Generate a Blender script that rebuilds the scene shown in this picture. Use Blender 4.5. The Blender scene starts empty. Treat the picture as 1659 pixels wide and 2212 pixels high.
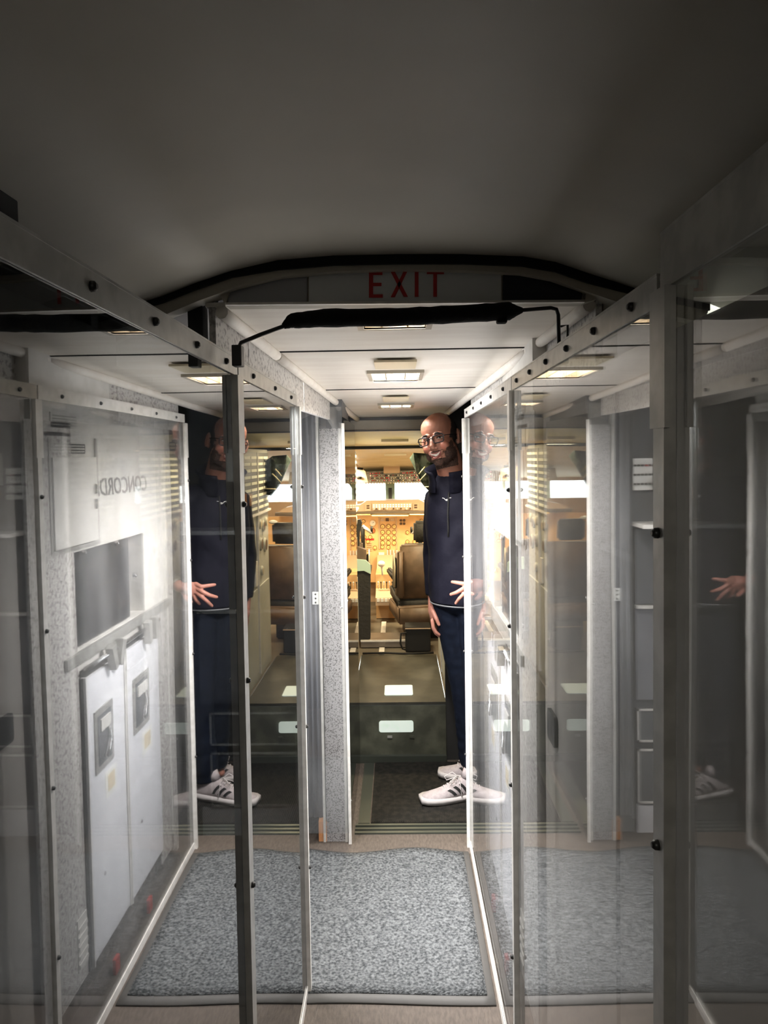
import bpy, bmesh, math, random
from mathutils import Vector, Matrix, noise
from mathutils.bvhtree import BVHTree
random.seed(7)
S = bpy.context.scene
COL = S.collection
PI = math.pi

# ------------------------------------------------------------------ camera
F, CX, CY = 1598.0, 829.5, 1056.0
_r = math.radians(0.9)
_dy = Vector((27.5, 68.0, -F)).normalized()
_cz = Vector((-math.sin(_r), math.cos(_r), 0))
_cz.z = (27.5 * _cz.x + 68 * _cz.y) / F
_cz.normalize()
_cx = _dy.cross(_cz).normalized()
_cz = _cx.cross(_dy).normalized()
W2C = Matrix(((_cx.x, _dy.x, _cz.x), (_cx.y, _dy.y, _cz.y), (_cx.z, _dy.z, _cz.z)))
C2W = W2C.transposed()
EYE = Vector((0, 0, 1.58))
cam = bpy.data.cameras.new('camera')
cam.sensor_fit = 'VERTICAL'; cam.sensor_height = 36; cam.lens = F / 2212 * 36
cam.shift_y = -50 / 2212; cam.clip_start = 0.02
camo = bpy.data.objects.new('camera', cam); COL.objects.link(camo)
camo.matrix_world = Matrix.Translation(EYE) @ C2W.to_4x4()
S.camera = camo
def W(px, py, Y):
    """point of the place at distance Y along the aisle, measured from the photograph"""
    d = C2W @ Vector((px - CX, CY - py, -F))
    p = EYE + d * (Y / d.y)
    return p

# ------------------------------------------------------------------ world, light, exposure
w = bpy.data.worlds.new('daylight'); S.world = w; w.use_nodes = True
w.node_tree.nodes['Background'].inputs[0].default_value = (0.93, 1.0, 0.97, 1)
w.node_tree.nodes['Background'].inputs[1].default_value = 9.0
S.view_settings.view_transform = 'Standard'; S.view_settings.look = 'None'
S.view_settings.exposure = 0.3; S.view_settings.gamma = 1.0
S.view_settings.use_curve_mapping = False
S.cycles.transparent_max_bounces = 32
S.cycles.max_bounces = 14; S.cycles.glossy_bounces = 8
S.cycles.sample_clamp_indirect = 6

def area(name, loc, size, sizey, power, color, rot=(0, 0, 0), spread=180):
    l = bpy.data.lights.new(name, 'AREA'); l.shape = 'RECTANGLE'; l.size = size; l.size_y = sizey
    l.energy = power; l.color = color; l.spread = math.radians(spread)
    o = bpy.data.objects.new(name, l); COL.objects.link(o); o.location = loc; o.rotation_euler = rot
    return o
WARM = (1.0, 0.88, 0.72); NEUT = (1.0, 0.95, 0.88); GOLD = (1.0, 0.80, 0.48)
area('vestibule_lamp', (0.01, 1.625, 1.903), 0.12, 0.12, 1.8, NEUT)
area('vestibule_lamp', (0.01, 2.43, 1.875), 0.13, 0.20, 22.0, NEUT)
area('vestibule_lamp', (0.0, 3.30, 1.848), 0.11, 0.16, 6, NEUT)
area('galley_fill', (-0.62, 2.28, 1.86), 0.16, 0.6, 52, (1, 0.96, 0.95), (0, math.radians(-52), 0), 100)  # unseen fill added high on the left to brighten the galley
area('side_fill', (-1.03, 2.45, 1.05), 1.3, 0.6, 14, (0.97, 0.98, 1.0), (0, math.radians(-90), 0), 100)  # added fill before the left wall for ceiling, mat and galley; no open door
area('cabin_fill', (0, -0.75, 1.86), 0.5, 0.3, 6.5, (1.0, 0.93, 0.80))  # dim fill added behind the camera to lift near ceiling and sign
area('flight_deck_lamp', (0.0, 4.55, 1.645), 0.2, 0.12, 13.0, GOLD)
area('flight_deck_lamp', (-0.42, 5.55, 1.50), 0.15, 0.15, 15.0, GOLD)
area('flight_deck_lamp', (0.42, 5.55, 1.50), 0.15, 0.15, 15.0, GOLD)
area('panel_flood_lamp', (0.0, 6.13, 1.105), 0.9, 0.03, 2.6, GOLD, (math.radians(12), 0, 0))

# ------------------------------------------------------------------ materials
MATS = {}
def mat(name, col, rough=0.5, metal=0.0, col2=None, scale=20, lo=0.4, hi=0.6, bump=0.0, bscale=None,
        emit=None, estr=0, coat=0, detail=4, stretch=None, spec=0.5):
    if name in MATS: return MATS[name]
    m = bpy.data.materials.new(name); m.use_nodes = True; MATS[name] = m
    nt = m.node_tree; b = nt.nodes['Principled BSDF']
    b.inputs['Base Color'].default_value = (*col, 1); b.inputs['Roughness'].default_value = rough
    b.inputs['Metallic'].default_value = metal; b.inputs['Coat Weight'].default_value = coat
    b.inputs['Specular IOR Level'].default_value = spec
    tc = nt.nodes.new('ShaderNodeTexCoord'); src = tc.outputs['Object']
    if stretch:
        mp = nt.nodes.new('ShaderNodeMapping'); mp.inputs['Scale'].default_value = stretch
        nt.links.new(src, mp.inputs[0]); src = mp.outputs[0]
    if col2:
        n = nt.nodes.new('ShaderNodeTexNoise'); n.inputs['Scale'].default_value = scale; n.inputs['Detail'].default_value = detail
        r = nt.nodes.new('ShaderNodeValToRGB')
        r.color_ramp.elements[0].position = lo; r.color_ramp.elements[0].color = (*col, 1)
        r.color_ramp.elements[1].position = hi; r.color_ramp.elements[1].color = (*col2, 1)
        nt.links.new(src, n.inputs['Vector']); nt.links.new(n.outputs[0], r.inputs[0])
        nt.links.new(r.outputs[0], b.inputs['Base Color'])
    if bump:
        n2 = nt.nodes.new('ShaderNodeTexNoise'); n2.inputs['Scale'].default_value = bscale or scale; n2.inputs['Detail'].default_value = detail
        bp = nt.nodes.new('ShaderNodeBump'); bp.inputs['Strength'].default_value = bump; bp.inputs['Distance'].default_value = 0.01
        nt.links.new(src, n2.inputs['Vector']); nt.links.new(n2.outputs[0], bp.inputs['Height'])
        nt.links.new(bp.outputs[0], b.inputs['Normal'])
    if emit:
        b.inputs['Emission Color'].default_value = (*emit, 1); b.inputs['Emission Strength'].default_value = estr
    return m
def acrylic(name, f0, haze, tint=(1, 1, 1), warp=0.06, rough=0.015, hazecol=(0.8, 0.8, 0.8)):
    m = bpy.data.materials.new(name); m.use_nodes = True; MATS[name] = m
    nt = m.node_tree; nt.nodes.clear(); N = nt.nodes.new; L = nt.links.new
    out = N('ShaderNodeOutputMaterial'); mix = N('ShaderNodeMixShader'); tr = N('ShaderNodeBsdfTransparent')
    gl = N('ShaderNodeBsdfGlossy'); gl.inputs['Roughness'].default_value = rough
    tr.inputs[0].default_value = (*tint, 1)
    df = N('ShaderNodeBsdfDiffuse'); df.inputs[0].default_value = (*hazecol, 1)
    tc = N('ShaderNodeTexCoord')
    nz = N('ShaderNodeTexNoise'); nz.inputs['Scale'].default_value = 1.7; nz.inputs['Detail'].default_value = 1
    L(tc.outputs['Object'], nz.inputs['Vector'])
    bp = N('ShaderNodeBump'); bp.inputs['Strength'].default_value = warp; bp.inputs['Distance'].default_value = 0.06
    L(nz.outputs[0], bp.inputs['Height']); L(bp.outputs[0], gl.inputs['Normal'])
    lw = N('ShaderNodeLayerWeight')
    p = N('ShaderNodeMath'); p.operation = 'POWER'; p.inputs[1].default_value = 5; L(lw.outputs['Facing'], p.inputs[0])
    a = N('ShaderNodeMath'); a.operation = 'MULTIPLY_ADD'; a.inputs[1].default_value = 1 - f0; a.inputs[2].default_value = f0
    lw.inputs['Blend'].default_value = 0.5
    L(p.outputs[0], a.inputs[0]); L(a.outputs[0], mix.inputs[0])
    # scuffs and smears: a thin film of dust that scatters a little light
    sm = N('ShaderNodeTexNoise'); sm.inputs['Scale'].default_value = 5; sm.inputs['Detail'].default_value = 6
    mp = N('ShaderNodeMapping'); mp.inputs['Scale'].default_value = (1, 1.2, 0.35); L(tc.outputs['Object'], mp.inputs[0]); L(mp.outputs[0], sm.inputs['Vector'])
    mr = N('ShaderNodeMapRange'); mr.inputs[1].default_value = 0.35; mr.inputs[2].default_value = 0.75
    mr.inputs[3].default_value = haze * 0.4; mr.inputs[4].default_value = haze * 1.9; L(sm.outputs[0], mr.inputs[0])
    m2 = N('ShaderNodeMixShader'); L(mr.outputs[0], m2.inputs[0]); L(tr.outputs[0], m2.inputs[1]); L(df.outputs[0], m2.inputs[2])
    L(m2.outputs[0], mix.inputs[1]); L(gl.outputs[0], mix.inputs[2]); L(mix.outputs[0], out.inputs[0])
    return m
M_paneL = acrylic('acrylic_reflective', 0.27, 0.006, (0.42, 0.44, 0.45), warp=0.015)
M_paneR = acrylic('acrylic_clear', 0.14, 0.05, (0.97, 0.975, 0.975), warp=0.015)
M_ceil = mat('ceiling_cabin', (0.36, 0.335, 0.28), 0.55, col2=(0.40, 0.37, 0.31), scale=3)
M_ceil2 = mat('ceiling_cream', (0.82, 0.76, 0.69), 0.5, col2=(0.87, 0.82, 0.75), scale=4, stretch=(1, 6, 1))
M_lip = mat('lip_beige', (0.50, 0.47, 0.40), 0.5, col2=(0.44, 0.41, 0.35), scale=6)
M_black = mat('black_rubber', (0.006, 0.006, 0.006), 0.75)
M_foam = mat('black_foam', (0.004, 0.004, 0.004), 0.95, bump=0.5, bscale=60)
M_alu = mat('aluminium', (0.44, 0.435, 0.41), 0.38, 0.35, col2=(0.36, 0.355, 0.335), scale=30)
M_aluw = mat('aluminium_pale', (0.80, 0.78, 0.74), 0.42, 0.15, col2=(0.70, 0.68, 0.64), scale=40)
M_darkmetal = mat('dark_metal', (0.05, 0.05, 0.05), 0.4, 0.6)
M_chrome = mat('chrome', (0.8, 0.8, 0.8), 0.15, 1.0)
M_speck = mat('speckled_laminate', (0.24, 0.225, 0.215), 0.55, col2=(0.54, 0.52, 0.495), scale=90, lo=0.36, hi=0.5, detail=6)
M_speckd = mat('granite_laminate', (0.09, 0.085, 0.085), 0.6, col2=(0.40, 0.385, 0.385), scale=230, lo=0.38, hi=0.5, detail=3)
M_panel = mat('galley_panel', (0.62, 0.60, 0.56), 0.42, col2=(0.72, 0.70, 0.66), scale=22, lo=0.3, hi=0.6, detail=8)
M_white = mat('locker_white', (0.80, 0.80, 0.83), 0.38, col2=(0.77, 0.77, 0.80), scale=5)
M_dkscreen = mat('dark_recess', (0.030, 0.032, 0.035), 0.3, col2=(0.045, 0.047, 0.05), scale=9)
M_char = mat('charcoal_wall', (0.028, 0.028, 0.028), 0.6, col2=(0.022, 0.022, 0.022), scale=4)
M_grey = mat('grey_blue', (0.22, 0.225, 0.245), 0.5, col2=(0.19, 0.195, 0.215), scale=6)
M_dgrey = mat('slate_grey', (0.13, 0.135, 0.145), 0.5)
M_floor = mat('brown_floor', (0.10, 0.08, 0.065), 0.7, col2=(0.065, 0.052, 0.043), scale=120, lo=0.35, hi=0.65, bump=0.3, stretch=(1, 0.3, 1))
M_carpet = mat('grey_carpet', (0.040, 0.044, 0.047), 0.95, col2=(0.185, 0.195, 0.20), scale=110, lo=0.34, hi=0.70, bump=1.0, bscale=150, detail=6, spec=0.2)
M_border = mat('mat_border', (0.075, 0.072, 0.068), 0.6)
M_rib = mat('ribbed_rubber', (0.009, 0.009, 0.008), 0.8, spec=0.2, col2=(0.02, 0.018, 0.015), scale=40)
M_olive = mat('olive_step', (0.045, 0.048, 0.034), 0.5, col2=(0.12, 0.125, 0.09), scale=9, lo=0.42, hi=0.75, detail=9)
M_olivet = mat('olive_floor', (0.11, 0.095, 0.07), 0.55, col2=(0.17, 0.15, 0.12), scale=7, lo=0.4, hi=0.75, detail=8)
M_plateglow = mat('tread_plate', (0.72, 0.80, 0.74), 0.35, col2=(0.55, 0.64, 0.57), scale=14, lo=0.5, hi=0.8, emit=(0.75, 0.9, 0.8), estr=0.32)  # emission paints in the glare the plates throw back; they are no lamps
M_wood = mat('pine', (0.80, 0.42, 0.20), 0.6, col2=(0.62, 0.28, 0.12), scale=12, stretch=(8, 1, 1))
M_red = mat('sign_red', (0.50, 0.015, 0.012), 0.5)
M_lensw = mat('sign_lens', (0.62, 0.64, 0.66), 0.35, col2=(0.68, 0.70, 0.72), scale=4)
M_lensd = mat('sign_lens_grey', (0.36, 0.37, 0.40), 0.35)
M_lensb = mat('sign_lens_dark', (0.004, 0.006, 0.014), 0.3)
M_rec = mat('recess_bronze', (0.20, 0.15, 0.09), 0.4, 0.3)
M_shade = mat('lamp_plate', (0.62, 0.54, 0.38), 0.35, 0.2)
M_fix = mat('fixture_frame', (0.42, 0.38, 0.31), 0.4)
M_ipanel = mat('instrument_brown', (0.72, 0.44, 0.20), 0.6, col2=(0.80, 0.52, 0.25), scale=8)
M_itan = mat('flight_deck_tan', (0.55, 0.40, 0.27), 0.6)
M_gold = mat('ceiling_gold', (0.74, 0.68, 0.48), 0.5, col2=(0.82, 0.77, 0.58), scale=5, stretch=(1, 8, 1))
M_green = mat('pillar_green', (0.30, 0.42, 0.36), 0.4)
M_cb = mat('breaker_panel', (0.07, 0.072, 0.068), 0.5)
M_cblab = mat('label_strip', (0.86, 0.88, 0.74), 0.5)
M_eng = mat('engineer_panel', (0.44, 0.44, 0.39), 0.5, col2=(0.50, 0.50, 0.45), scale=5)
M_seat = mat('seat_brown', (0.17, 0.11, 0.07), 0.5, col2=(0.12, 0.08, 0.05), scale=14)
M_seatb = mat('seat_black', (0.02, 0.019, 0.016), 0.7, bump=0.4, bscale=50)
M_navy = mat('navy_jacket', (0.006, 0.006, 0.0125), 0.7, col2=(0.010, 0.010, 0.018), scale=9, bump=0.5, bscale=12, spec=0.12)
M_jeans = mat('dark_jeans', (0.0035, 0.0055, 0.012), 0.8, col2=(0.005, 0.008, 0.017), scale=30, bump=0.2, bscale=20, spec=0.12)
M_shoe = mat('shoe_knit', (0.42, 0.375, 0.38), 0.75, col2=(0.36, 0.32, 0.325), scale=60, bump=0.2, bscale=160)
M_sole = mat('shoe_sole', (0.55, 0.52, 0.51), 0.6)
M_frame = mat('spectacle_frame', (0.012, 0.009, 0.012), 0.25)
M_lens = acrylic('spectacle_lens', 0.05, 0.0, warp=0)
M_hair = mat('hair_dark', (0.018, 0.011, 0.008), 0.8, bump=0.6, bscale=300)
M_beard = mat('beard_brown', (0.075, 0.034, 0.020), 0.8, col2=(0.035, 0.017, 0.011), scale=180, bump=0.7, bscale=260)
M_teeth = mat('teeth', (0.62, 0.55, 0.48), 0.3)
M_mouth = mat('mouth', (0.16, 0.025, 0.022), 0.5)
M_lip2 = mat('lips', (0.22, 0.06, 0.05), 0.45)
M_eyew = mat('eye_white', (0.6, 0.56, 0.52), 0.2)
M_iris = mat('iris', (0.02, 0.016, 0.012), 0.15)
M_orange = mat('orange_digits', (0.9, 0.3, 0.05), 0.5, emit=(1, 0.35, 0.06), estr=0.9)
M_paper = mat('paper_white', (0.82, 0.82, 0.78), 0.6)
M_redd = mat('red_dull', (0.45, 0.03, 0.02), 0.5)
M_mint = mat('mint_strap', (0.45, 0.62, 0.52), 0.6)

def skinmat():
    m = mat('skin', (0.5, 0.24, 0.17), 0.5); nt = m.node_tree; b = nt.nodes['Principled BSDF']
    at = nt.nodes.new('ShaderNodeAttribute'); at.attribute_name = 'tone'
    n = nt.nodes.new('ShaderNodeTexNoise'); n.inputs['Scale'].default_value = 35
    mx = nt.nodes.new('ShaderNodeMix'); mx.data_type = 'RGBA'; mx.blend_type = 'MULTIPLY'; mx.inputs[0].default_value = 0.25
    nt.links.new(at.outputs['Color'], mx.inputs[6]); nt.links.new(n.outputs[0], mx.inputs[7])
    nt.links.new(mx.outputs[2], b.inputs['Base Color'])
    b.inputs['Subsurface Weight'].default_value = 0.08; b.inputs['Subsurface Radius'].default_value = (0.02, 0.008, 0.004)
    return m
M_skin = skinmat()

# ------------------------------------------------------------------ helpers
def newbm(): return bmesh.new()
def box(bm, lo, hi, mi=0, M=None, bev=0.0):
    lo = Vector(lo); hi = Vector(hi); c = (lo + hi) / 2; s = hi - lo
    r = bmesh.ops.create_cube(bm, size=1)
    vs = r['verts']
    for v in vs: v.co = Vector((v.co.x * s.x, v.co.y * s.y, v.co.z * s.z)) + c
    fs = list({f for v in vs for f in v.link_faces})
    if bev > 0:
        es = list({e for v in vs for e in v.link_edges})
        rr = bmesh.ops.bevel(bm, geom=es, offset=bev, segments=2, affect='EDGES', profile=0.6)
        fs = list({f for f in rr['faces']} | {f for f in fs if f.is_valid})
        vs = list({v for f in fs for v in f.verts})
    for f in fs: f.material_index = mi
    if M is not None: bmesh.ops.transform(bm, matrix=M, verts=vs)
    return vs
def tube(bm, pts, r, seg=8, mi=0, cap=True):
    pts = [Vector(p) for p in pts]; n = len(pts)
    rs = r if isinstance(r, (list, tuple)) else [r] * n
    rings = []; up = None
    for i, p in enumerate(pts):
        t = (pts[min(i + 1, n - 1)] - pts[max(i - 1, 0)]).normalized()
        if up is None:
            up = Vector((0, 0, 1)) if abs(t.z) < 0.9 else Vector((1, 0, 0))
        u = (up - t * up.dot(t)).normalized(); v = t.cross(u); up = u
        rings.append([bm.verts.new(p + (u * math.cos(a) + v * math.sin(a)) * rs[i]) for a in [2 * PI * k / seg for k in range(seg)]])
    for i in range(n - 1):
        for k in range(seg):
            f = bm.faces.new((rings[i][k], rings[i][(k + 1) % seg], rings[i + 1][(k + 1) % seg], rings[i + 1][k]))
            f.material_index = mi; f.smooth = True
    if cap:
        for rg in (rings[0], rings[-1]):
            try: bm.faces.new(rg).material_index = mi
            except ValueError: pass
def cyl(bm, c, axis, r, h, seg=16, mi=0, r2=None):
    c = Vector(c); a = Vector(axis).normalized()
    tube(bm, [c, c + a * h], [r, r if r2 is None else r2], seg, mi)
def ell(bm, c, rad, R=None, sub=3, mi=0):
    rr = bmesh.ops.create_icosphere(bm, subdivisions=sub, radius=1)
    M = Matrix.Translation(c) @ (R.to_4x4() if R is not None else Matrix.Identity(4)) @ Matrix.Diagonal((*rad, 1))
    bmesh.ops.transform(bm, matrix=M, verts=rr['verts'])
    for v in rr['verts']:
        for f in v.link_faces: f.smooth = True; f.material_index = mi
def caps(bm, a, b, ra, rb, sub=2):
    a = Vector(a); b = Vector(b)
    tube(bm, [a, b], [ra, rb], 20)
    ell(bm, a, (ra,) * 3, sub=sub); ell(bm, b, (rb,) * 3, sub=sub)
def prism(bm, poly, thick, f, mi=0):
    """poly: 2-D outline; f(u, v, w) -> 3-D; w runs 0..thick"""
    a = [bm.verts.new(f(u, v, 0)) for u, v in poly]; b = [bm.verts.new(f(u, v, thick)) for u, v in poly]
    n = len(poly); fs = [bm.faces.new(a), bm.faces.new(b[::-1])]
    for i in range(n): fs.append(bm.faces.new((a[i], b[i], b[(i + 1) % n], a[(i + 1) % n])))
    for q in fs: q.material_index = mi
def rrect(u0, v0, u1, v1, r, k=4):
    out = []
    for cu, cv, a0 in ((u1 - r, v1 - r, 0), (u0 + r, v1 - r, 90), (u0 + r, v0 + r, 180), (u1 - r, v0 + r, 270)):
        for i in range(k + 1):
            a = math.radians(a0 + 90 * i / k); out.append((cu + r * math.cos(a), cv + r * math.sin(a)))
    return out
def obj(name, bm, ms, parent=None, smooth=False):
    bmesh.ops.recalc_face_normals(bm, faces=bm.faces[:])
    me = bpy.data.meshes.new(name); bm.to_mesh(me); bm.free()
    for m in (ms if isinstance(ms, (list, tuple)) else [ms]): me.materials.append(m)
    if smooth:
        for p in me.polygons: p.use_smooth = True
    o = bpy.data.objects.new(name, me); COL.objects.link(o)
    if parent is not None: o.parent = parent; o.matrix_parent_inverse = Matrix.Translation(-parent.location) if parent.parent is None and parent.type == 'EMPTY' else Matrix.Identity(4)
    return o
def thing(name, label, cat, loc=(0, 0, 0), group=None):
    o = bpy.data.objects.new(name, None); COL.objects.link(o); o.location = loc; o.empty_display_size = 0.05
    return tag(o, label, cat, group)
def tag(o, label, cat, group=None):
    o['label'] = label; o['category'] = cat
    if group: o['group'] = group
    return o
def struct(name, bm, ms, parent=None, smooth=False):
    o = obj(name, bm, ms, parent, smooth)
    if parent is None: o['kind'] = 'structure'
    return o
def bx(name, lo, hi, m, parent=None, bev=0.0):
    b = newbm(); box(b, lo, hi, bev=bev); return obj(name, b, m, parent)
def sbx(name, lo, hi, m, parent=None):
    b = newbm(); box(b, lo, hi); return struct(name, b, m, parent)
def bolt(parent, p, axis, r=0.006, h=0.006, m=None, name='bolt'):
    b = newbm(); a = Vector(axis).normalized(); p = Vector(p)
    tube(b, [p, p + a * h * 0.6, p + a * h], [r, r * 0.95, r * 0.5], 8); return obj(name, b, m or M_darkmetal, parent)

PR = 0.278                                    # right screen plane
def PL(y): return -0.2975 + 0.0025 * y          # left screen plane
RZ = 1.762                                    # top rail height
def CZ(y): return 1.884 - 0.041 * (y - 1.45)  # vestibule ceiling height
def EL(y): return -0.345 + 0.062 * (y - 1.45) # its left and right edges
def ER(y): return 0.385 - 0.066 * (y - 1.45)

# ------------------------------------------------------------------ the setting: floor, walls, ceilings
b = newbm(); box(b, (-1.05, -1.3, -0.03), (1.05, 3.86, 0.0)); struct('floor', b, M_floor)
b = newbm(); box(b, (-1.08, -1.3, -0.03), (-1.05, 3.85, 2.05)); struct('wall_left', b, M_char)
b = newbm(); box(b, (1.05, -1.3, -0.03), (1.08, 3.85, 2.05)); struct('wall_right', b, M_char)
b = newbm(); box(b, (-1.08, -1.33, -0.03), (1.08, -1.3, 2.15)); struct('wall_rear', b, M_char)
sbx('wall_left', (-0.52, -1.3, 0), (-0.49, 1.30, 1.80), M_char)
sbx('wall_left', (-1.05, 1.27, 0), (-0.52, 1.30, 1.93), M_char)
# cabin ceiling: a shallow vault, extruded along the aisle
prof = [(-1.06, 1.60), (-0.80, 1.77), (-0.60, 1.855)] + \
       [(lambda p: (p.x, p.z))(W(px, py, 1.43)) for px, py in ((350, 640), (420, 612), (500, 585), (600, 562), (720, 552), (860, 549), (1000, 549), (1130, 554), (1200, 566), (1270, 590), (1370, 622))] + \
       [(0.60, 1.862), (0.80, 1.775), (1.06, 1.60)]
b = newbm(); rows = []
ys = [-1.3, -0.6, -0.1, 0.4, 0.8, 1.1, 1.43]
for y in ys: rows.append([b.verts.new((x, y, z)) for x, z in prof])
for i in range(len(ys) - 1):
    for k in range(len(prof) - 1): b.faces.new((rows[i][k], rows[i][k + 1], rows[i + 1][k + 1], rows[i + 1][k]))
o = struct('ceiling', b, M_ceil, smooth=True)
sm = o.modifiers.new('t', 'SOLIDIFY'); sm.thickness = 0.012; sm.offset = 1
# the ring where the cabin lining ends: black gasket, beige lip
b = newbm(); pr = prof[2:-2]
prism(b, [(x, z + 0.002) for x, z in pr] + [(x, z - 0.012 - (0.006 if 3 < i < len(pr) - 2 else 0)) for i, (x, z) in list(enumerate(pr))[::-1]], 0.03, lambda u, v, t: (u, 1.43 + t, v))
struct('trim_1', b, M_black)
b = newbm(); prism(b, [(x, z - 0.010) for x, z in pr] + [(x * 0.985, z - 0.027 - 0.012 * abs(x)) for x, z in pr[::-1]], 0.035, lambda u, v, t: (u, 1.437 + t, v))
struct('trim_2', b, M_lip)
b = newbm(); prism(b, [(-1.05, 2.06), (-1.05, 1.76), (-0.60, 1.80)] + [(x, z - 0.03) for x, z in pr[1:-1]] + [(0.6, 1.80), (1.05, 1.76), (1.05, 2.06)], 0.02, lambda u, v, t: (u, 1.475 + t, v))
struct('wall_front', b, M_lip)
# vestibule ceiling in three panels, with dark seams
for i, (y0, y1) in enumerate(((1.47, 1.955), (1.961, 2.72), (2.724, 3.80))):
    b = newbm(); holes = {0: (1.545, 1.705), 1: (2.31, 2.55), 2: (3.20, 3.40)}[i]; hw = 0.075 if i else 0.07
    a0, a1 = holes
    for lo_, hi_, xa, xb in ((y0, a0, None, None), (a1, y1, None, None), (a0, a1, None, -hw), (a0, a1, hw, None)):
        q = []
        for y in (lo_, hi_):
            q.append((xa if xa is not None else EL(y) - 0.03, y)); q.append((xb if xb is not None else ER(y) + 0.03, y))
        l0, r0, l1, r1 = q
        vs = [b.verts.new((x, y, CZ(y) + dz)) for dz in (0, 0.008) for x, y in (l0, r0, r1, l1)]
        for f in ((0, 1, 2, 3), (7, 6, 5, 4), (0, 4, 5, 1), (1, 5, 6, 2), (2, 6, 7, 3), (3, 7, 4, 0)): b.faces.new([vs[j] for j in f])
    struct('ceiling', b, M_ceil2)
for y in (1.958, 2.722):
    b = newbm(); box(b, (EL(y) - .02, y - 0.004, CZ(y) - 0.0025), (ER(y) + .02, y + 0.004, CZ(y) + 0.01)); struct('trim_3', b, M_black)
b = newbm(); box(b, (-1.05, 1.47, 1.94), (1.05, 3.85, 1.96)); struct('ceiling', b, M_char)
# round edge mouldings along the ceiling
for side, E in ((-1, EL), (1, ER)):
    for k, (y0, y1) in enumerate(((1.47, 1.952), (1.962, 3.78))):
        b = newbm(); tube(b, [(E(y) - side * .002, y, CZ(y) - 0.011) for y in [y0 + (y1 - y0) * j / 6 for j in range(7)]], 0.013, 10)
        struct('trim_4', b, M_ceil2)
    # upright valance of speckled laminate between moulding and screens
    for k, (y0, y1, m) in enumerate(((1.475, 1.72, M_speck), (1.724, 2.40, M_speck), (2.404, 2.955, M_speck))):
        b = newbm(); x0 = E(y0) + side * 0.012; x1 = E(y1) + side * 0.012
        zb = 1.735 if side < 0 else 1.70
        vs = [b.verts.new(p) for p in ((x0, y0, zb), (x1, y1, zb), (x1, y1, CZ(y1)), (x0, y0, CZ(y0)), (x0 + side * .012, y0, zb), (x1 + side * .012, y1, zb), (x1 + side * .012, y1, CZ(y1)), (x0 + side * .012, y0, CZ(y0)))]
        for f in ((0, 1, 2, 3), (7, 6, 5, 4), (0, 4, 5, 1), (1, 5, 6, 2), (2, 6, 7, 3), (3, 7, 4, 0)): b.faces.new([vs[j] for j in f])
        struct('trim_5', b, m)
# pillars at both ends of the sign
b = newbm(); box(b, (-0.415, 1.49, 1.70), (-0.385, 1.53, 1.93)); box(b, (-0.372, 1.49, 1.70), (-0.362, 1.53, 1.93)); struct('trim_6', b, M_char)
b = newbm(); box(b, (0.402, 1.50, 1.70), (0.412, 1.53, 1.93)); box(b, (0.417, 1.50, 1.70), (0.445, 1.53, 1.93)); struct('trim_7', b, M_lip)

# speckled door jamb, grey curtain and side pieces at the left of the passage
b = newbm(); box(b, (-0.312, 2.985, 0), (-0.235, 3.03, 1.70)); struct('trim_8', b, M_speckd)
b = newbm(); box(b, (-0.235, 2.98, 0), (-0.224, 3.035, 1.70)); struct('trim_9', b, M_aluw)
b = newbm(); box(b, (-0.325, 2.98, 0), (-0.315, 3.03, 1.83)); struct('trim_9', b, M_aluw)
b = newbm(); box(b, (-0.31, 3.02, 1.60), (-0.22, 3.40, 1.84)); struct('trim_10', b, M_dgrey)
sbx('wall_front', (-1.05, 3.20, 0), (-0.235, 3.22, 1.94), M_char)
sbx('wall_left', (-0.245, 3.035, 0), (-0.235, 3.80, 1.78), M_dgrey)
# flight deck bulkhead with its doorway
sbx('wall_front', (-1.05, 3.80, 0.0), (-0.245, 3.84, 1.96), M_char)
sbx('wall_front', (0.235, 3.80, 0.0), (1.05, 3.84, 1.96), M_char)
b = newbm(); box(b, (-0.245, 3.80, 1.715), (0.235, 3.84, 1.96)); struct('trim_11', b, M_lip)
b = newbm(); box(b, (-0.245, 3.79, 1.772), (0.235, 3.80, 1.785)); box(b, (-0.245, 3.79, 1.715), (0.235, 3.80, 1.722)); struct('trim_12', b, M_dgrey)

# ------------------------------------------------------------------ floor coverings and step
t = thing('floor_mat', 'grey bristly carpet mat with dark rubber border on the aisle floor', 'mat', (-0.1, 2.5, 0))
def wavy(x0, x1, y0, y1, z, m, name, edge=0.0):
    b = newbm(); nx, ny = 26, 18; g = []
    for i in range(nx + 1):
        r = []
        for j in range(ny + 1):
            u = i / nx; v = j / ny; x = x0 + (x1 - x0) * u; y = y0 + (y1 - y0) * v
            y += (0.018 * math.sin(x * 13 + 1)) * v - 0.006 * math.sin(x * 8) * (1 - v)
            zz = z + 0.004 * (1 + math.sin(x * 15) * math.cos(y * 6)) * v
            if name == 'pile' : zz += 0.0025 * noise.noise(Vector((x * 60, y * 60, 0)))
            r.append(b.verts.new((x, y, zz)))
        g.append(r)
    for i in range(nx):
        for j in range(ny): b.faces.new((g[i][j], g[i + 1][j], g[i + 1][j + 1], g[i][j + 1]))
    r = bmesh.ops.extrude_face_region(b, geom=b.faces[:])
    for v in [e for e in r['geom'] if isinstance(e, bmesh.types.BMVert)]: v.co.z = 0.0005
    return obj(name, b, m, t, True)
wavy(-0.62, 0.262, 2.07, 2.90, 0.006, M_border, 'rubber_border')
wavy(-0.60, 0.240, 2.105, 2.885, 0.011, M_carpet, 'pile')

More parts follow.
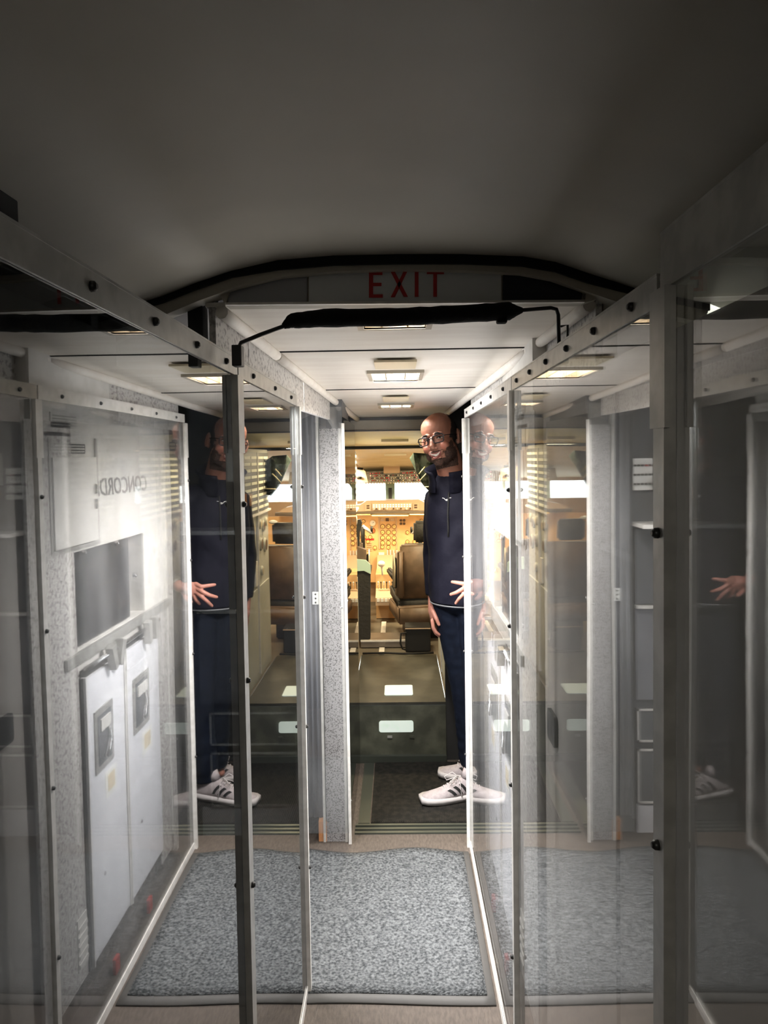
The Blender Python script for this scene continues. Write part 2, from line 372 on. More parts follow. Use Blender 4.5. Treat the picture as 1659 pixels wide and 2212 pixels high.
t = thing('ribbed_mat', 'dark ribbed rubber mat under the standing man, before the step', 'mat', (0, 3.45, 0))
bx('mat_base', (-0.135, 3.13, 0), (0.42, 3.76, 0.006), M_rib, t)
b = newbm()
for i in range(70):
    x = -0.13 + i * 0.0078; box(b, (x, 3.135, 0.006), (x + 0.0035, 3.755, 0.0085))
o = obj('rib', b, M_rib, t); o['kind'] = 'stuff'
M_sill = mat('sill_green', (0.075, 0.085, 0.07), 0.35, 0.5)
t = thing('threshold_strip', 'worn ridged metal threshold strip in front of the ribbed mat', 'threshold', (0, 3.07, 0))
for k in range(3): bx('ridge', (-0.20, 3.04 + k * 0.03, 0), (0.42, 3.055 + k * 0.03, 0.007 + 0.001 * k), M_sill, t)
bx('side_strip', (-0.19, 3.13, 0), (-0.14, 3.76, 0.004), M_sill, t)
t = thing('cockpit_step', 'worn olive step up to the cockpit with two pale tread plates', 'step', (0, 3.85, 0))
bx('step_face', (-0.235, 3.79, 0.02), (0.235, 3.815, 0.293), M_olive, t)
bx('step_top', (-0.245, 3.79, 0.296), (0.235, 4.72, 0.31), mat('olive_top', (0.028, 0.028, 0.021), 0.5, col2=(0.065, 0.062, 0.046), scale=8, lo=0.4, hi=0.75, detail=9), t)
bx('kick_rail', (-0.235, 3.765, 0.0), (0.235, 3.79, 0.035), M_sill, t)
p0 = W(819, 1582, 3.785); p1 = W(893, 1557, 3.785)
b = newbm(); prism(b, rrect(p0.x, p0.z, p1.x, p1.z, 0.012), 0.006, lambda u, v, w_: (u, 3.79 - w_, v)); o = obj('tread_plate', b, M_plateglow, t); 
b = newbm(); prism(b, rrect(-0.085, 3.90, 0.068, 4.07, 0.012), 0.004, lambda u, v, w_: (u, v, 0.31 + w_)); obj('tread_plate', b, M_plateglow, t)
bx('bracket', (-0.07, 3.78, 0.125), (-0.045, 3.79, 0.135), M_alu, t); bx('bracket', (0.045, 3.78, 0.125), (0.07, 3.79, 0.135), M_olive, t)

# ------------------------------------------------------------------ clear screens along the aisle
def screen(X, y0, y1, label, matl, side, posts=(), bottom=True, ztop=RZ, rail_m=M_alu, post_m=M_aluw, boltm=M_darkmetal, nb=3, railw=0.030, yoff=0):
    Xf = X if callable(X) else (lambda y: X)
    t = thing('acrylic_screen', label, 'screen', (Xf((y0 + y1) / 2), (y0 + y1) / 2, 0), 'clear screens along the aisle')
    zt = ztop
    def slab(b, ya, yb, za, zb, xo, th):   # a slab following the plane, xo towards aisle positive
        xs = [Xf(ya) - side * xo, Xf(yb) - side * xo]
        vs = [b.verts.new((x + (-side) * d, y, z)) for d in (0, th) for (x, y, z) in ((xs[0], ya, za), (xs[1], yb, za), (xs[1], yb, zb), (xs[0], ya, zb))]
        for f in ((0, 1, 2, 3), (7, 6, 5, 4), (0, 4, 5, 1), (1, 5, 6, 2), (2, 6, 7, 3), (3, 7, 4, 0)): b.faces.new([vs[j] for j in f])
    b = newbm(); slab(b, y0 + 0.002, y1 - 0.002, 0.02, zt - 0.004, 0, 0.004); obj('pane', b, matl, t)
    b = newbm(); slab(b, y0, y1, zt - railw, zt, 0.0045, 0.003); slab(b, y0, y1, zt, zt + 0.003, -0.012, 0.020); obj('top_rail', b, rail_m, t)
    if bottom:
        b = newbm(); slab(b, y0, y1, 0.0, 0.028, 0.0045, 0.003); obj('bottom_rail', b, M_aluw, t)
    for (py, wd) in posts:
        b = newbm(); slab(b, py - wd / 2, py + wd / 2, 0.0, zt - railw - 0.002, 0.0045, 0.012)
        slab(b, py - wd / 2 - 0.006, py + wd / 2 + 0.006, zt - railw - 0.14, zt - railw - 0.003, 0.012, 0.006)
        obj('post', b, post_m, t)
        for z in (0.38, 0.80, 1.18, 1.50): bolt(t, (Xf(py) - side * 0.0165, py, z), (-side, 0, 0), 0.0055, 0.007, boltm)
    for k in range(nb):
        y = y0 + (y1 - y0) * (k + 0.5) / nb
        bolt(t, (Xf(y) - side * 0.0075, y, zt - railw * 0.5), (-side, 0, 0), 0.0055, 0.006, boltm)
    return t
screen(PL, 0.25, 1.345, 'left clear screen nearest the camera, long sheet ending at the dark post', M_paneL, -1, [(1.322, 0.035)], nb=6, post_m=M_alu)
screen(PL, 1.355, 2.14, 'left clear screen between the dark post and the open doorway', M_paneL, -1, [(2.122, 0.02)], nb=3)
screen(PR, 0.775, 1.74, 'right clear screen between the tall grey post and the middle post', M_paneR, 1, [(1.728, 0.02)], nb=6)
screen(PR, 1.748, 2.95, 'right clear screen in front of the white galley, ending beside the man', M_paneR, 1, [(2.938, 0.016)], nb=5, rail_m=M_aluw)
t = screen(PR, 0.12, 0.765, 'right clear screen nearest the camera, taller with a dark rail', M_paneR, 1, [(0.745, 0.030)], nb=1, ztop=1.80, railw=0.055, rail_m=M_alu, post_m=M_alu)
# short frameless sheets by the cockpit doorway
t = thing('acrylic_sheet', 'frameless clear sheet on the left of the cockpit passage', 'screen', (-0.214, 3.4, 0))
bx('pane', (-0.216, 2.97, 0.0), (-0.212, 3.78, 1.745), M_paneL, t); bx('edge_strip', (-0.22, 2.962, 0.0), (-0.208, 2.97, 1.72), M_aluw, t)
for z in (0.17, 1.0): bolt(t, (-0.212, 2.99, z), (1, 0, 0), 0.006, 0.006, M_chrome)
t = thing('acrylic_sheet', 'small clear sheet covering the speckled jamb left of the passage', 'screen', (-0.3, 2.96, 0))
bx('pane', (-0.39, 2.955, 0.05), (-0.218, 2.959, 1.785), M_paneR, t)
bolt(t, (-0.23, 2.955, 0.98), (0, -1, 0), 0.005, 0.005, M_chrome)
# pieces on the jamb: curtain, terminal block, pine block
b = newbm(); poly = []
n = 22
for i in range(n + 1):
    x = -0.40 + 0.085 * i / n; poly.append((x, 3.02 + 0.006 * math.sin(i * 1.1)))
poly += [(x, y + 0.004) for x, y in poly[::-1]]
prism(b, poly, 1.73, lambda u, v, w_: (u, v, 0.085 + w_))
tag(obj('curtain', b, M_grey, None, True), 'narrow blue-grey curtain hanging left of the speckled jamb', 'curtain')
t = thing('terminal_block', 'small white three-screw terminal block fixed to the blue-grey curtain edge', 'connector', (-0.338, 3.0, 0.98))
pa = W(675, 1306, 3.0); pb = W(688, 1279, 3.0)
bx('block', (pa.x, 2.998, pa.z), (pb.x, 3.012, pb.z), M_paper, t, 0.002)
for k in range(3): bolt(t, ((pa.x + pb.x) / 2, 2.998, pa.z + (pb.z - pa.z) * (k + .5) / 3), (0, -1, 0), 0.004, 0.002, M_darkmetal, 'screw')
b = newbm(); pa = W(675, 1832, 2.985); box(b, (-0.345, 2.985, 0.0), (-0.303, 3.02, 0.085), bev=0.001); tag(obj('wood_block', b, M_wood), 'small orange pine block on the floor at the foot of the jamb', 'block')

# head bumper over the aisle
t = thing('head_bumper', 'bent metal rod wrapped in black foam crossing above the aisle', 'bumper', (0, 1.22, 1.76))
a = [W(516, 776, 1.205), W(516, 750, 1.205), W(520, 741, 1.21), W(560, 724, 1.22), W(612, 705, 1.235)]
f = [W(612, 705, 1.235), W(632, 693, 1.24), W(700, 687, 1.25), W(860, 685, 1.27), W(1000, 678, 1.30), W(1100, 672, 1.33), W(1128, 670, 1.335)]
c = [W(1128, 670, 1.335), W(1190, 665, 1.345), W(1202, 668, 1.35), W(1206, 680, 1.35), W(1208, 768, 1.352)]
b = newbm(); tube(b, a, 0.0035, 8); tube(b, c, 0.0035, 8); tube(b, [f[0], f[3], f[-1]], 0.0035, 8); obj('rod', b, M_darkmetal, t, False)
fr = [0.005, 0.013, 0.0155, 0.015, 0.0155, 0.016, 0.005]
# finer foam path
ff = []; rr = []
for i in range(len(f) - 1):
    for k in range(6):
        s = k / 6; ff.append(f[i].lerp(f[i + 1], s)); rr.append((fr[i] * (1 - s) + fr[i + 1] * s) * (1 + 0.05 * random.uniform(-1, 1)))
ff.append(f[-1]); rr.append(fr[-1])
b = newbm(); tube(b, ff, rr, 12); obj('foam_sleeve', b, M_foam, t)
q = W(1080, 684, 1.325); b = newbm(); box(b, (q.x - .006, q.y - .01, q.z - .012), (q.x + .012, q.y + .01, q.z + .01), bev=0.003); obj('tape_end', b, M_foam, t)
for p_ in (W(514, 768, 1.205), W(1216, 765, 1.352)):
    b = newbm(); box(b, (p_.x - .008, p_.y - .012, p_.z - .018), (p_.x + .008, p_.y + .012, p_.z + .016), bev=0.002); obj('clamp', b, M_darkmetal, t)
q = W(1212, 705, 1.352); b = newbm(); tube(b, [q, q + Vector((0.014, 0.01, 0.004)), q + Vector((0.014, 0.01, -0.05))], 0.0022, 6); obj('hook', b, M_darkmetal, t)

# ------------------------------------------------------------------ exit sign
t = thing('exit_sign', 'grey exit sign with red letters under the arched ceiling edge', 'sign', (0, 1.45, 1.9))
def up(px, py, y=1.455): p = W(px, py, y); return (p.x, p.z)
outline = [(488, 660), (484, 636), (500, 622), (540, 606), (600, 595), (665, 588), (760, 583), (860, 580), (1000, 577), (1085, 577), (1150, 579), (1210, 588), (1255, 606), (1266, 625), (1262, 653)]
b = newbm(); prism(b, [up(*p) for p in outline], 0.03, lambda u, v, w_: (u, 1.462 + w_, v)); obj('housing', b, M_lip, t)
def seg(name, pts, m):
    b = newbm(); prism(b, [up(*p) for p in pts], 0.006, lambda u, v, w_: (u, 1.456 + w_, v)); return obj(name, b, m, t)
seg('lens', [(494, 655), (490, 636), (505, 624), (540, 609), (600, 598), (663, 591), (663, 654)], M_lensd)
seg('lens', [(667, 591), (760, 586), (860, 583), (1000, 580), (1083, 580), (1083, 651), (667, 654)], M_lensw)
seg('lens', [(1087, 580), (1150, 582), (1208, 591), (1250, 608), (1259, 626), (1256, 649), (1087, 651)], M_lensb)['label'] = 'black unlit right end of the sign'
b = newbm(); prism(b, [up(488, 660), up(488, 655), up(1262, 649), up(1262, 654)], 0.012, lambda u, v, w_: (u, 1.448 + w_, v)); obj('chrome_edge', b, M_aluw, t)
for pp in (((488, 662), (478, 640), (500, 618)), ((1286, 648), (1262, 655), (1268, 600))):
    b = newbm(); prism(b, [up(*p) for p in pp], 0.03, lambda u, v, w_: (u, 1.45 + w_, v)); obj('end_cap', b, M_lip, t)
def letter(polys):
    b = newbm()
    for pl in polys: prism(b, [up(x, y) for x, y in pl], 0.0012, lambda u, v, w_: (u, 1.4546 + w_, v))
    obj('letter', b, M_red, t)
def R4(x0, y0, x1, y1): return [(x0, y0), (x1, y0), (x1, y1), (x0, y1)]
letter([R4(797, 587, 806, 643), R4(806, 587, 826, 594), R4(806, 611, 824, 618), R4(806, 636, 827, 643)])
letter([[(844, 587), (853, 587), (881, 641), (872, 641)], [(872, 586), (880, 586), (853, 642), (844, 642)]])
letter([R4(896, 586, 904, 641)])
letter([R4(922, 585, 959, 592), R4(936, 592, 944, 641)])

# ------------------------------------------------------------------ ceiling lights
def ceil_light(y0, y1, hw, plate, label):
    t = thing('ceiling_light', label, 'ceiling light', (0, (y0 + y1) / 2, CZ(y0)), 'small lights along the vestibule ceiling')
    b = newbm(); z = CZ((y0 + y1) / 2); e = 0.014
    for lo_, hi_ in (((-hw - e, y0 - e, z - .004), (hw + e, y0, z + .006)), ((-hw - e, y1, z - .004), (hw + e, y1 + e, z + .006)), ((-hw - e, y0, z - .004), (-hw, y1, z + .006)), ((hw, y0, z - .004), (hw + e, y1, z + .006))): box(b, lo_, hi_)
    obj('frame', b, M_fix, t)
    b = newbm()
    for lo_, hi_ in (((-hw, y0, z), (hw, y0 + .002, z + .04)), ((-hw, y1 - .002, z), (hw, y1, z + .04)), ((-hw, y0, z), (-hw + .002, y1, z + .04)), ((hw - .002, y0, z), (hw, y1, z + .04)), ((-hw, y0, z + .04), (hw, y1, z + .042))): box(b, lo_, hi_)
    obj('recess', b, M_rec, t)
    for k in (-1, 1):
        b = newbm(); box(b, (k * hw * .42 - .002, y0 + .002, z + .002), (k * hw * .42 + .002, y1 - .002, z + .022)); obj('louvre', b, M_rec, t)
    if plate:
        b = newbm(); box(b, (-hw * .8, plate[0], CZ(plate[0]) - .012), (hw * .8, plate[1], CZ(plate[1]) + .001)); obj('cover_plate', b, M_shade, t)
    return t
ceil_light(1.545, 1.705, 0.07, None, 'vestibule ceiling light partly hidden behind the black foam bar')
ceil_light(2.31, 2.55, 0.075, (2.08, 2.25), 'middle vestibule ceiling light with pale cover plate, widest of the three')
ceil_light(3.20, 3.40, 0.065, (2.90, 3.12), 'furthest vestibule ceiling light, just before the cockpit doorway')

# ------------------------------------------------------------------ galley behind the right screen
G = 0.338
t = thing('galley_unit', 'pale galley unit with oven door, dark recess and latches behind the right screen', 'galley', (G, 2.4, 0))
def gp(name, y0, y1, z0, z1, m, th=0.006, off=0.0, bev=0.0, parent=None):
    return bx(name, (G - off - th, y0, z0), (G - off, y1, z1), m, parent or t, bev)
# carcass with a real recess
b = newbm()
box(b, (G, 1.84, 0.10), (0.92, 1.86, 1.94)); box(b, (G, 2.92, 0.0), (0.92, 2.945, 1.94))
box(b, (G, 1.86, 0.975), (0.92, 2.92, 1.045)); box(b, (G, 1.86, 1.325), (0.92, 2.92, 1.94)); box(b, (G, 1.86, 0.10), (0.92, 2.92, 0.97))
box(b, (G, 1.86, 1.045), (0.92, 1.97, 1.325)); box(b, (G, 2.62, 1.045), (0.92, 2.92, 1.325))
obj('carcass', b, M_panel, t)
gp('side_panel', 1.80, 2.055, 0.11, 1.69, M_speck, 0.004)
b = newbm(); box(b, (G + 0.012, 1.975, 1.05), (G + 0.018, 2.50, 1.322)); obj('dark_panel', b, M_dkscreen, t)['label'] = 'dark smooth panel in the galley recess'
b = newbm(); box(b, (G + 0.001, 1.968, 1.043), (G + 0.02, 1.976, 1.326)); obj('recess_trim', b, M_panel, t)
b = newbm(); box(b, (G + .001, 2.615, 1.043), (G + 0.2, 2.622, 1.326)); obj('recess_trim', b, M_panel, t)
for (y, z) in ((2.12, 1.318), (2.36, 1.318), (2.505, 1.19)): bolt(t, (G - 0.001, y, z), (-1, 0, 0), 0.009, 0.012, M_chrome, 'catch')
# oven door
d = gp('oven_door', 1.935, 2.215, 1.345, 1.595, M_panel, 0.010, 0, 0.003)
for z in (1.44, 1.485): gp('door_latch', 2.185, 2.20, z, z + 0.03, M_chrome, 0.006, 0.010, 0.002, d)
gp('oven_frame', 1.92, 1.932, 1.335, 1.65, M_alu); gp('oven_frame', 2.218, 2.228, 1.335, 1.65, M_alu); gp('oven_frame', 1.932, 2.218, 1.332, 1.343, M_alu)
b = newbm(); box(b, (G - .003, 1.932, 1.605), (G, 2.15, 1.632)); g_ = obj('vent_grille', b, M_darkmetal, t)
b = newbm()
for i in range(20):
    for k in range(3): box(b, (G - .0045, 1.936 + i * .0105, 1.608 + k * .008), (G - .003, 1.942 + i * .0105, 1.6125 + k * .008))
o = obj('grille_bar', b, M_aluw, g_); o['kind'] = 'stuff'
gp('cross_strip', 1.90, 2.88, 1.652, 1.662, M_aluw, 0.004)
v = gp('upper_vent', 1.94, 2.10, 1.675, 1.715, M_panel, 0.004)
for k in range(4): gp('slat', 1.95, 2.09, 1.681 + k * .008, 1.684 + k * .008, M_alu, 0.002, 0.004, 0, v)
gp('upright_strip', 2.86, 2.87, 0.10, 1.652, M_aluw, 0.004)
gp('end_panel', 2.872, 2.93, 0.03, 1.70, M_speck, 0.003)
def text_mesh(s, size, depth):
    cu = bpy.data.curves.new('txt', 'FONT'); cu.body = s; cu.size = size; cu.extrude = depth; cu.align_x = 'CENTER'; cu.shear = 0.15; cu.resolution_u = 2
    o = bpy.data.objects.new('txt', cu); COL.objects.link(o); bpy.context.view_layer.update()
    me = bpy.data.meshes.new_from_object(o.evaluated_get(bpy.context.evaluated_depsgraph_get())); bpy.data.objects.remove(o)
    return me
me = text_mesh('CONCORDE', 0.080, 0.001); me.transform(Matrix(((0, 0, -1, G - .0015), (-1, 0, 0, 2.44), (0, 1, 0, 1.475), (0, 0, 0, 1))))
me.transform(Matrix.Identity(4)); me.materials.append(mat('letter_grey', (0.16, 0.15, 0.14), 0.4)); o = bpy.data.objects.new('lettering', me); COL.objects.link(o); o.parent = t; o.matrix_parent_inverse = Matrix.Translation(-t.location)
# counter edge, bar and turn latches
gp('gap_shade_strip', 2.07, 2.72, 0.957, 0.985, M_darkmetal, 0.002)  # dark strip on the face stands for the shade inside the gap
gp('counter_edge', 1.97, 2.86, 1.012, 1.043, M_alu, 0.014, 0, 0.002)
b = newbm(); tube(b, [(G - .022, 2.06, 0.993), (G - .022, 2.70, 0.993)], 0.007, 10); obj('latch_bar', b, M_chrome, t, True)
for (y, ang) in ((2.235, 18), (2.30, -22), (2.56, 8), (2.63, 0)):
    b = newbm(); Mx = Matrix.Translation((G - .03, y, 0.985)) @ Matrix.Rotation(math.radians(ang), 4, 'X')
    vs = box(b, (-0.012, -0.017, -0.045), (0.012, 0.017, 0.035), bev=0.004)
    for v_ in vs:
        if v_.co.z < 0: v_.co.y *= 0.75
    bmesh.ops.transform(b, matrix=Mx, verts=b.verts[:]); o = obj('turn_latch', b, M_alu, t)
# trolley lockers
def locker(y0, y1, label):
    L_ = gp('locker_door', y0, y1, 0.115, 0.955, M_white, 0.012, 0, 0.003)
    gp('door_frame', y0 - .004, y0 + .002, 0.11, 0.965, M_aluw, 0.017, 0, 0, L_)
    w_ = y1 - y0; py0 = y0 + w_ * .17; py1 = y0 + w_ * .64
    pl = gp('latch_plate', py0, py1, 0.655, 0.845, M_chrome if False else M_alu, 0.004, 0.012, 0.001, L_)
    gp('latch_recess', py0 + .02, py1 - .02, 0.675, 0.825, M_dgrey, 0.001, 0.016, 0, L_)
    gp('catch_plate', py0 + .035, py1 - .03, 0.775, 0.812, M_aluw, 0.006, 0.016, 0.002, L_)
    b = newbm(); ym = (py0 + py1) / 2; tube(b, [(G - .024, ym + .02, 0.775), (G - .026, ym + .022, 0.74), (G - .028, ym + .01, 0.725), (G - .032, ym - .03, 0.70)], [0.005, 0.006, 0.009, 0.007], 8); obj('lever_handle', b, M_chrome, L_, True)
    gp('placard', y0 + w_ * .42, y0 + w_ * .72, 0.55, 0.632, M_paper, 0.001, 0.012, 0, L_)
    gp('placard_insert', y0 + w_ * .48, y0 + w_ * .66, 0.567, 0.618, mat('placard_tan', (0.7, 0.6, 0.42), 0.6), 0.001, 0.013, 0, L_)
    bolt(L_, (G - .012, y0 + w_ * .33, 0.335), (-1, 0, 0), 0.007, 0.003, M_chrome, 'keyhole')
    return L_
locker(2.075, 2.37, ''); locker(2.385, 2.72, '')
gp('locker_trim', 2.372, 2.383, 0.11, 0.965, M_aluw, 0.014)
gp('locker_trim', 2.055, 2.068, 0.11, 0.965, M_darkmetal, 0.010)
gp('shut_panel', 2.725, 2.855, 0.05, 1.01, M_speck, 0.003)
v = gp('floor_vent', 1.99, 2.05, 0.15, 0.30, M_panel, 0.007)
for k in range(5): gp('slat', 1.992, 2.048, 0.16 + k * .026, 0.172 + k * .026, M_aluw, 0.003, 0.007, 0, v)
b = newbm(); box(b, (G + 0.03, 1.86, 0.0), (0.9, 2.92, 0.10)); obj('plinth', b, mat('plinth_worn', (0.07, 0.055, 0.045), 0.8, col2=(0.22, 0.19, 0.16), scale=25, lo=0.45, hi=0.75, detail=8), t)
for i, (y, z, nm) in enumerate(((2.19, 0.0, 'red_tag'), (2.50, 0.0, 'red_tag'))):
    b = newbm(); box(b, (G - .03, y, 0.0), (G - .018, y + .035, 0.05), bev=0.004)
    tag(obj('red_tag', b, M_redd), ('crumpled red tag on the floor under the nearer white locker', 'crumpled red tag on the floor under the farther white locker')[i], 'tag')
# plain wardrobe nearer the camera behind the right screen
t = thing('wardrobe', 'plain warm grey wardrobe wall behind the middle right screen', 'cabinet', (0.36, 1.2, 0))
bx('body', (0.362, 0.55, 0), (0.75, 1.835, 1.74), mat('wardrobe_grey', (0.40, 0.37, 0.335), 0.5, col2=(0.45, 0.42, 0.385), scale=5), t)
bx('door', (0.352, 0.60, 0.06), (0.362, 1.18, 1.68), mat('wardrobe_grey', (0, 0, 0)), t, 0.002); bx('door', (0.352, 1.20, 0.06), (0.362, 1.78, 1.68), mat('wardrobe_grey', (0, 0, 0)), t, 0.002)
b = newbm(); prism(b, rrect(1.64, 0.92, 1.72, 0.99, 0.01), 0.008, lambda u, v, w_: (0.352 - w_, u, v)); obj('flush_latch', b, M_darkmetal, t)
sbx('wall_right', (0.40, -1.3, 0), (0.43, 0.55, 1.83), M_char)

# ------------------------------------------------------------------ equipment rack on the left, beyond the open doorway
RY = 3.06
t = thing('equipment_rack', 'grey equipment rack with screens and drawers on the left beyond the screen', 'rack', (-0.6, RY, 0))
def rk(name, x0, x1, z0, z1, m, th=0.008, off=0.0, parent=None, bev=0.0): return bx(name, (x0, RY - off - th, z0), (x1, RY - off, z1), m, parent or t, bev)
bx('back_panel', (-0.86, RY, 0.05), (-0.415, RY + .12, 1.85), M_dgrey, t)
s_ = rk('knob_panel', -0.50, -0.42, 1.43, 1.56, M_paper, 0.006, 0.012)
for r_ in range(3):
    for k in range(5): bolt(s_, (-0.49 + k * .0155, RY - .018, 1.455 + r_ * .038), (0, -1, 0), 0.005, 0.010, M_redd if (r_, k) == (2, 1) else M_darkmetal, 'knob')
rk('screen', -0.70, -0.52, 1.49, 1.625, M_paper, 0.03, 0.0, None, 0.004)['label'] = 'white lit screen'
dd = rk('display_box', -0.70, -0.51, 1.33, 1.475, M_dkscreen, 0.04, 0, None, 0.003)
for k in range(3): rk('digit', -0.65 + k * .022, -0.638 + k * .022, 1.39, 1.44, M_orange, 0.001, 0.041, dd)
bx('shelf', (-0.86, RY - .16, 1.285), (-0.415, RY, 1.30), M_aluw, t)
rk('panel', -0.84, -0.43, 0.96, 1.27, M_dgrey, 0.012); rk('panel', -0.84, -0.43, 0.56, 0.94, M_grey, 0.012)
rk('rail', -0.84, -0.43, 0.944, 0.956, M_aluw, 0.03)
for k, (z0, z1) in enumerate(((0.385, 0.525), (0.125, 0.355))):
    q_ = rk('drawer', -0.80, -0.43, z0, z1, M_dgrey, 0.02)
    for x0, x1, za, zb in ((-0.80, -0.43, z1 - .008, z1), (-0.80, -0.43, z0, z0 + .008), (-0.80, -0.792, z0, z1), (-0.438, -0.43, z0, z1)): rk('drawer_edge', x0, x1, za, zb, M_aluw, 0.004, 0.02, q_)
rk('base_panel', -0.84, -0.43, 0.0, 0.115, M_white, 0.02)
b = newbm()
for k in range(4):
    x = -0.60 + k * .012; tube(b, [(x, RY - .03, 1.02), (x + .005, RY - .05, 0.93), (x - .006, RY - .04, 0.84), (x + .004, RY - .035, 0.79)], 0.003, 6)
tag(obj('cable_loop', b, M_darkmetal), 'loops of dark cable hanging on the grey rack', 'cable')
# charcoal crew station behind the left screen
t = thing('crew_desk', 'charcoal cabinet with a pale slanting edge strip behind the left screen', 'cabinet', (-0.8, 2.0, 0))
bx('body', (-0.98, 1.32, 0), (-0.72, 2.05, 1.05), M_char, t); bx('edge_strip', (-0.72, 1.32, 0.99), (-0.712, 2.05, 1.03), M_alu, t); bx('upper_panel', (-0.98, 1.32, 1.07), (-0.76, 2.05, 1.80), M_char, t)
# dark bracket high on the left near the camera
b = newbm(); box(b, (-0.478, 0.80, 1.835), (-0.452, 0.90, 1.905), bev=0.004); tag(obj('wall_bracket', b, M_black), 'black bracket high on the left edge by the ceiling', 'bracket')

# ------------------------------------------------------------------ flight deck
FZ = 0.31
b = newbm(); box(b, (-1.0, 4.72, 0.27), (1.0, 6.75, 0.305)); struct('floor', b, M_olivet)
b = newbm(); box(b, (-1.0, 3.84, 0.27), (-0.25, 4.72, 0.305)); box(b, (0.24, 3.84, 0.27), (1.0, 4.72, 0.305)); struct('floor', b, M_olivet)
b = newbm(); box(b, (-0.93, 3.84, 0.3), (-0.90, 6.75, 1.7)); struct('wall_left', b, M_itan)
b = newbm(); box(b, (0.90, 3.84, 0.3), (0.93, 6.75, 1.7)); struct('wall_right', b, M_itan)
def slopeceil(y0, z0, y1, z1, m, name='ceiling'):
    b = newbm(); vs = [b.verts.new((x, y, z + dz)) for dz in (0, .015) for x, y, z in ((-.93, y0, z0), (.93, y0, z0), (.93, y1, z1), (-.93, y1, z1))]
    for f_ in ((0, 1, 2, 3), (7, 6, 5, 4), (0, 4, 5, 1), (1, 5, 6, 2), (2, 6, 7, 3), (3, 7, 4, 0)): b.faces.new([vs[j] for j in f_])
    return struct(name, b, m)
slopeceil(3.84, 1.725, 4.80, 1.655, M_gold); slopeceil(4.83, 1.648, 5.75, 1.575, M_gold); slopeceil(5.75, 1.575, 6.55, 1.37, M_gold)
b = newbm(); box(b, (-0.93, 4.79, 1.636), (0.93, 4.84, 1.656)); struct('trim_13', b, M_black)
for (y, z) in ((4.35, 1.69), (5.35, 1.61)):
    b = newbm(); box(b, (-0.09, y, z - .018), (0.07, y + .08, z - .002)); struct('trim_14', b, M_shade)
# windscreens: sill, header, side pieces, pillar, panes
WY = 6.5
def wz(py): return W(857, py, WY).z
ztop, zbot = wz(1043), wz(1081)
b = newbm(); box(b, (-0.93, WY, ztop), (0.93, WY + .04, 1.75)); struct('wall_front', b, M_itan)
b = newbm(); box(b, (-0.93, WY, 0.3), (0.93, WY + .04, zbot)); struct('wall_front', b, M_itan)
xs = [W(p, 1060, WY).x for p in (765, 833, 853, 1000)]
for x0, x1 in ((-0.93, -0.83), (0.83, 0.93)):
    b = newbm(); box(b, (x0, WY, zbot), (x1, WY + .04, ztop)); struct('trim_15', b, M_itan)
t = None
px_ = (xs[1] + xs[2]) / 2
b = newbm(); box(b, (xs[1], WY - .03, zbot), (xs[2], WY + .03, ztop)); struct('trim_16', b, M_green)
b = newbm(); box(b, (px_ - .014, WY - .045, zbot), (px_ + .014, WY - .03, ztop)); struct('trim_16', b, M_darkmetal)
for n_, (a_, c_) in enumerate(((-0.83, xs[1]), (xs[2], 0.83))):
    b = newbm(); box(b, (a_, WY + .01, zbot), (c_, WY + .016, ztop)); wn = struct('window_%d' % (n_ + 1), b, acrylic('windscreen_glass_%d' % n_, 0.04, 0.0, warp=0))
    for fx in ((a_ + c_) / 2 + (0.08 if n_ == 0 else -0.06),):
        b = newbm(); box(b, (fx - .018, WY - .002, zbot), (fx + .018, WY + .008, ztop)); obj('window_bar', b, mat('bar_mint', (0.66, 0.88, 0.76), 0.5, emit=(0.7, 1, 0.85), estr=0.0), wn)

# main instrument panel
IY = 6.38
t = thing('instrument_panel', 'amber-lit main instrument panel full of round gauges under the windscreen', 'instrument panel', (0, IY, 0.8))
zi0, zi1 = 0.50, W(857, 1113, IY).z
bx('board', (-0.80, IY, zi0), (0.80, IY + .03, zi1), M_ipanel, t)
def gauge(px, py, r, parent, face=None, ring=None, name='gauge'):
    p = W(px, py, IY); b = newbm()
    tube(b, [(p.x, IY, p.z), (p.x, IY - .012, p.z)], [r, r * .92], 16); g = obj(name, b, ring or mat('gauge_ring', (0.24, 0.11, 0.03), 0.5), parent)
    b = newbm(); tube(b, [(p.x, IY - .012, p.z), (p.x, IY - .0135, p.z)], [r * .74] * 2, 16); obj('dial_face', b, face or mat('dial_gold', (0.85, 0.58, 0.22), 0.5), g)
    a = random.uniform(0, 2 * PI); b = newbm(); q = Vector((p.x, IY - .0145, p.z)); tube(b, [q, q + Vector((math.cos(a), 0, math.sin(a))) * r * .6], 0.0015, 4); obj('needle', b, M_black, g)
dark = mat('dial_dark', (0.10, 0.06, 0.035), 0.4)
for py in (1137, 1149.5, 1161.5, 1172.5):
    for px in (826.5, 839, 851.5): gauge(px, py, 0.0205, t)
for px, py in ((810, 1183), (826, 1181), (839, 1182)): gauge(px, py, 0.018, t)
gauge(805, 1130, 0.030, t, M_paper, mat('ring_cream', (0.8, 0.62, 0.4), 0.4)); gauge(805, 1146, 0.024, t, mat('dial_red', (0.75, 0.16, 0.06), 0.5))
for px in (762, 775, 787, 800): gauge(px, 1160, 0.018, t)
for px, py in ((785, 1126), (785, 1142), (780, 1172), (795, 1170), (910, 1125), (905, 1140), (915, 1155), (880, 1150), (895, 1170), (905, 1180), (880, 1170)): gauge(px, py, 0.017, t, None)
for px, py in ((866, 1124), (873, 1124), (866, 1131), (873, 1131)): gauge(px, py, 0.012, t, dark)
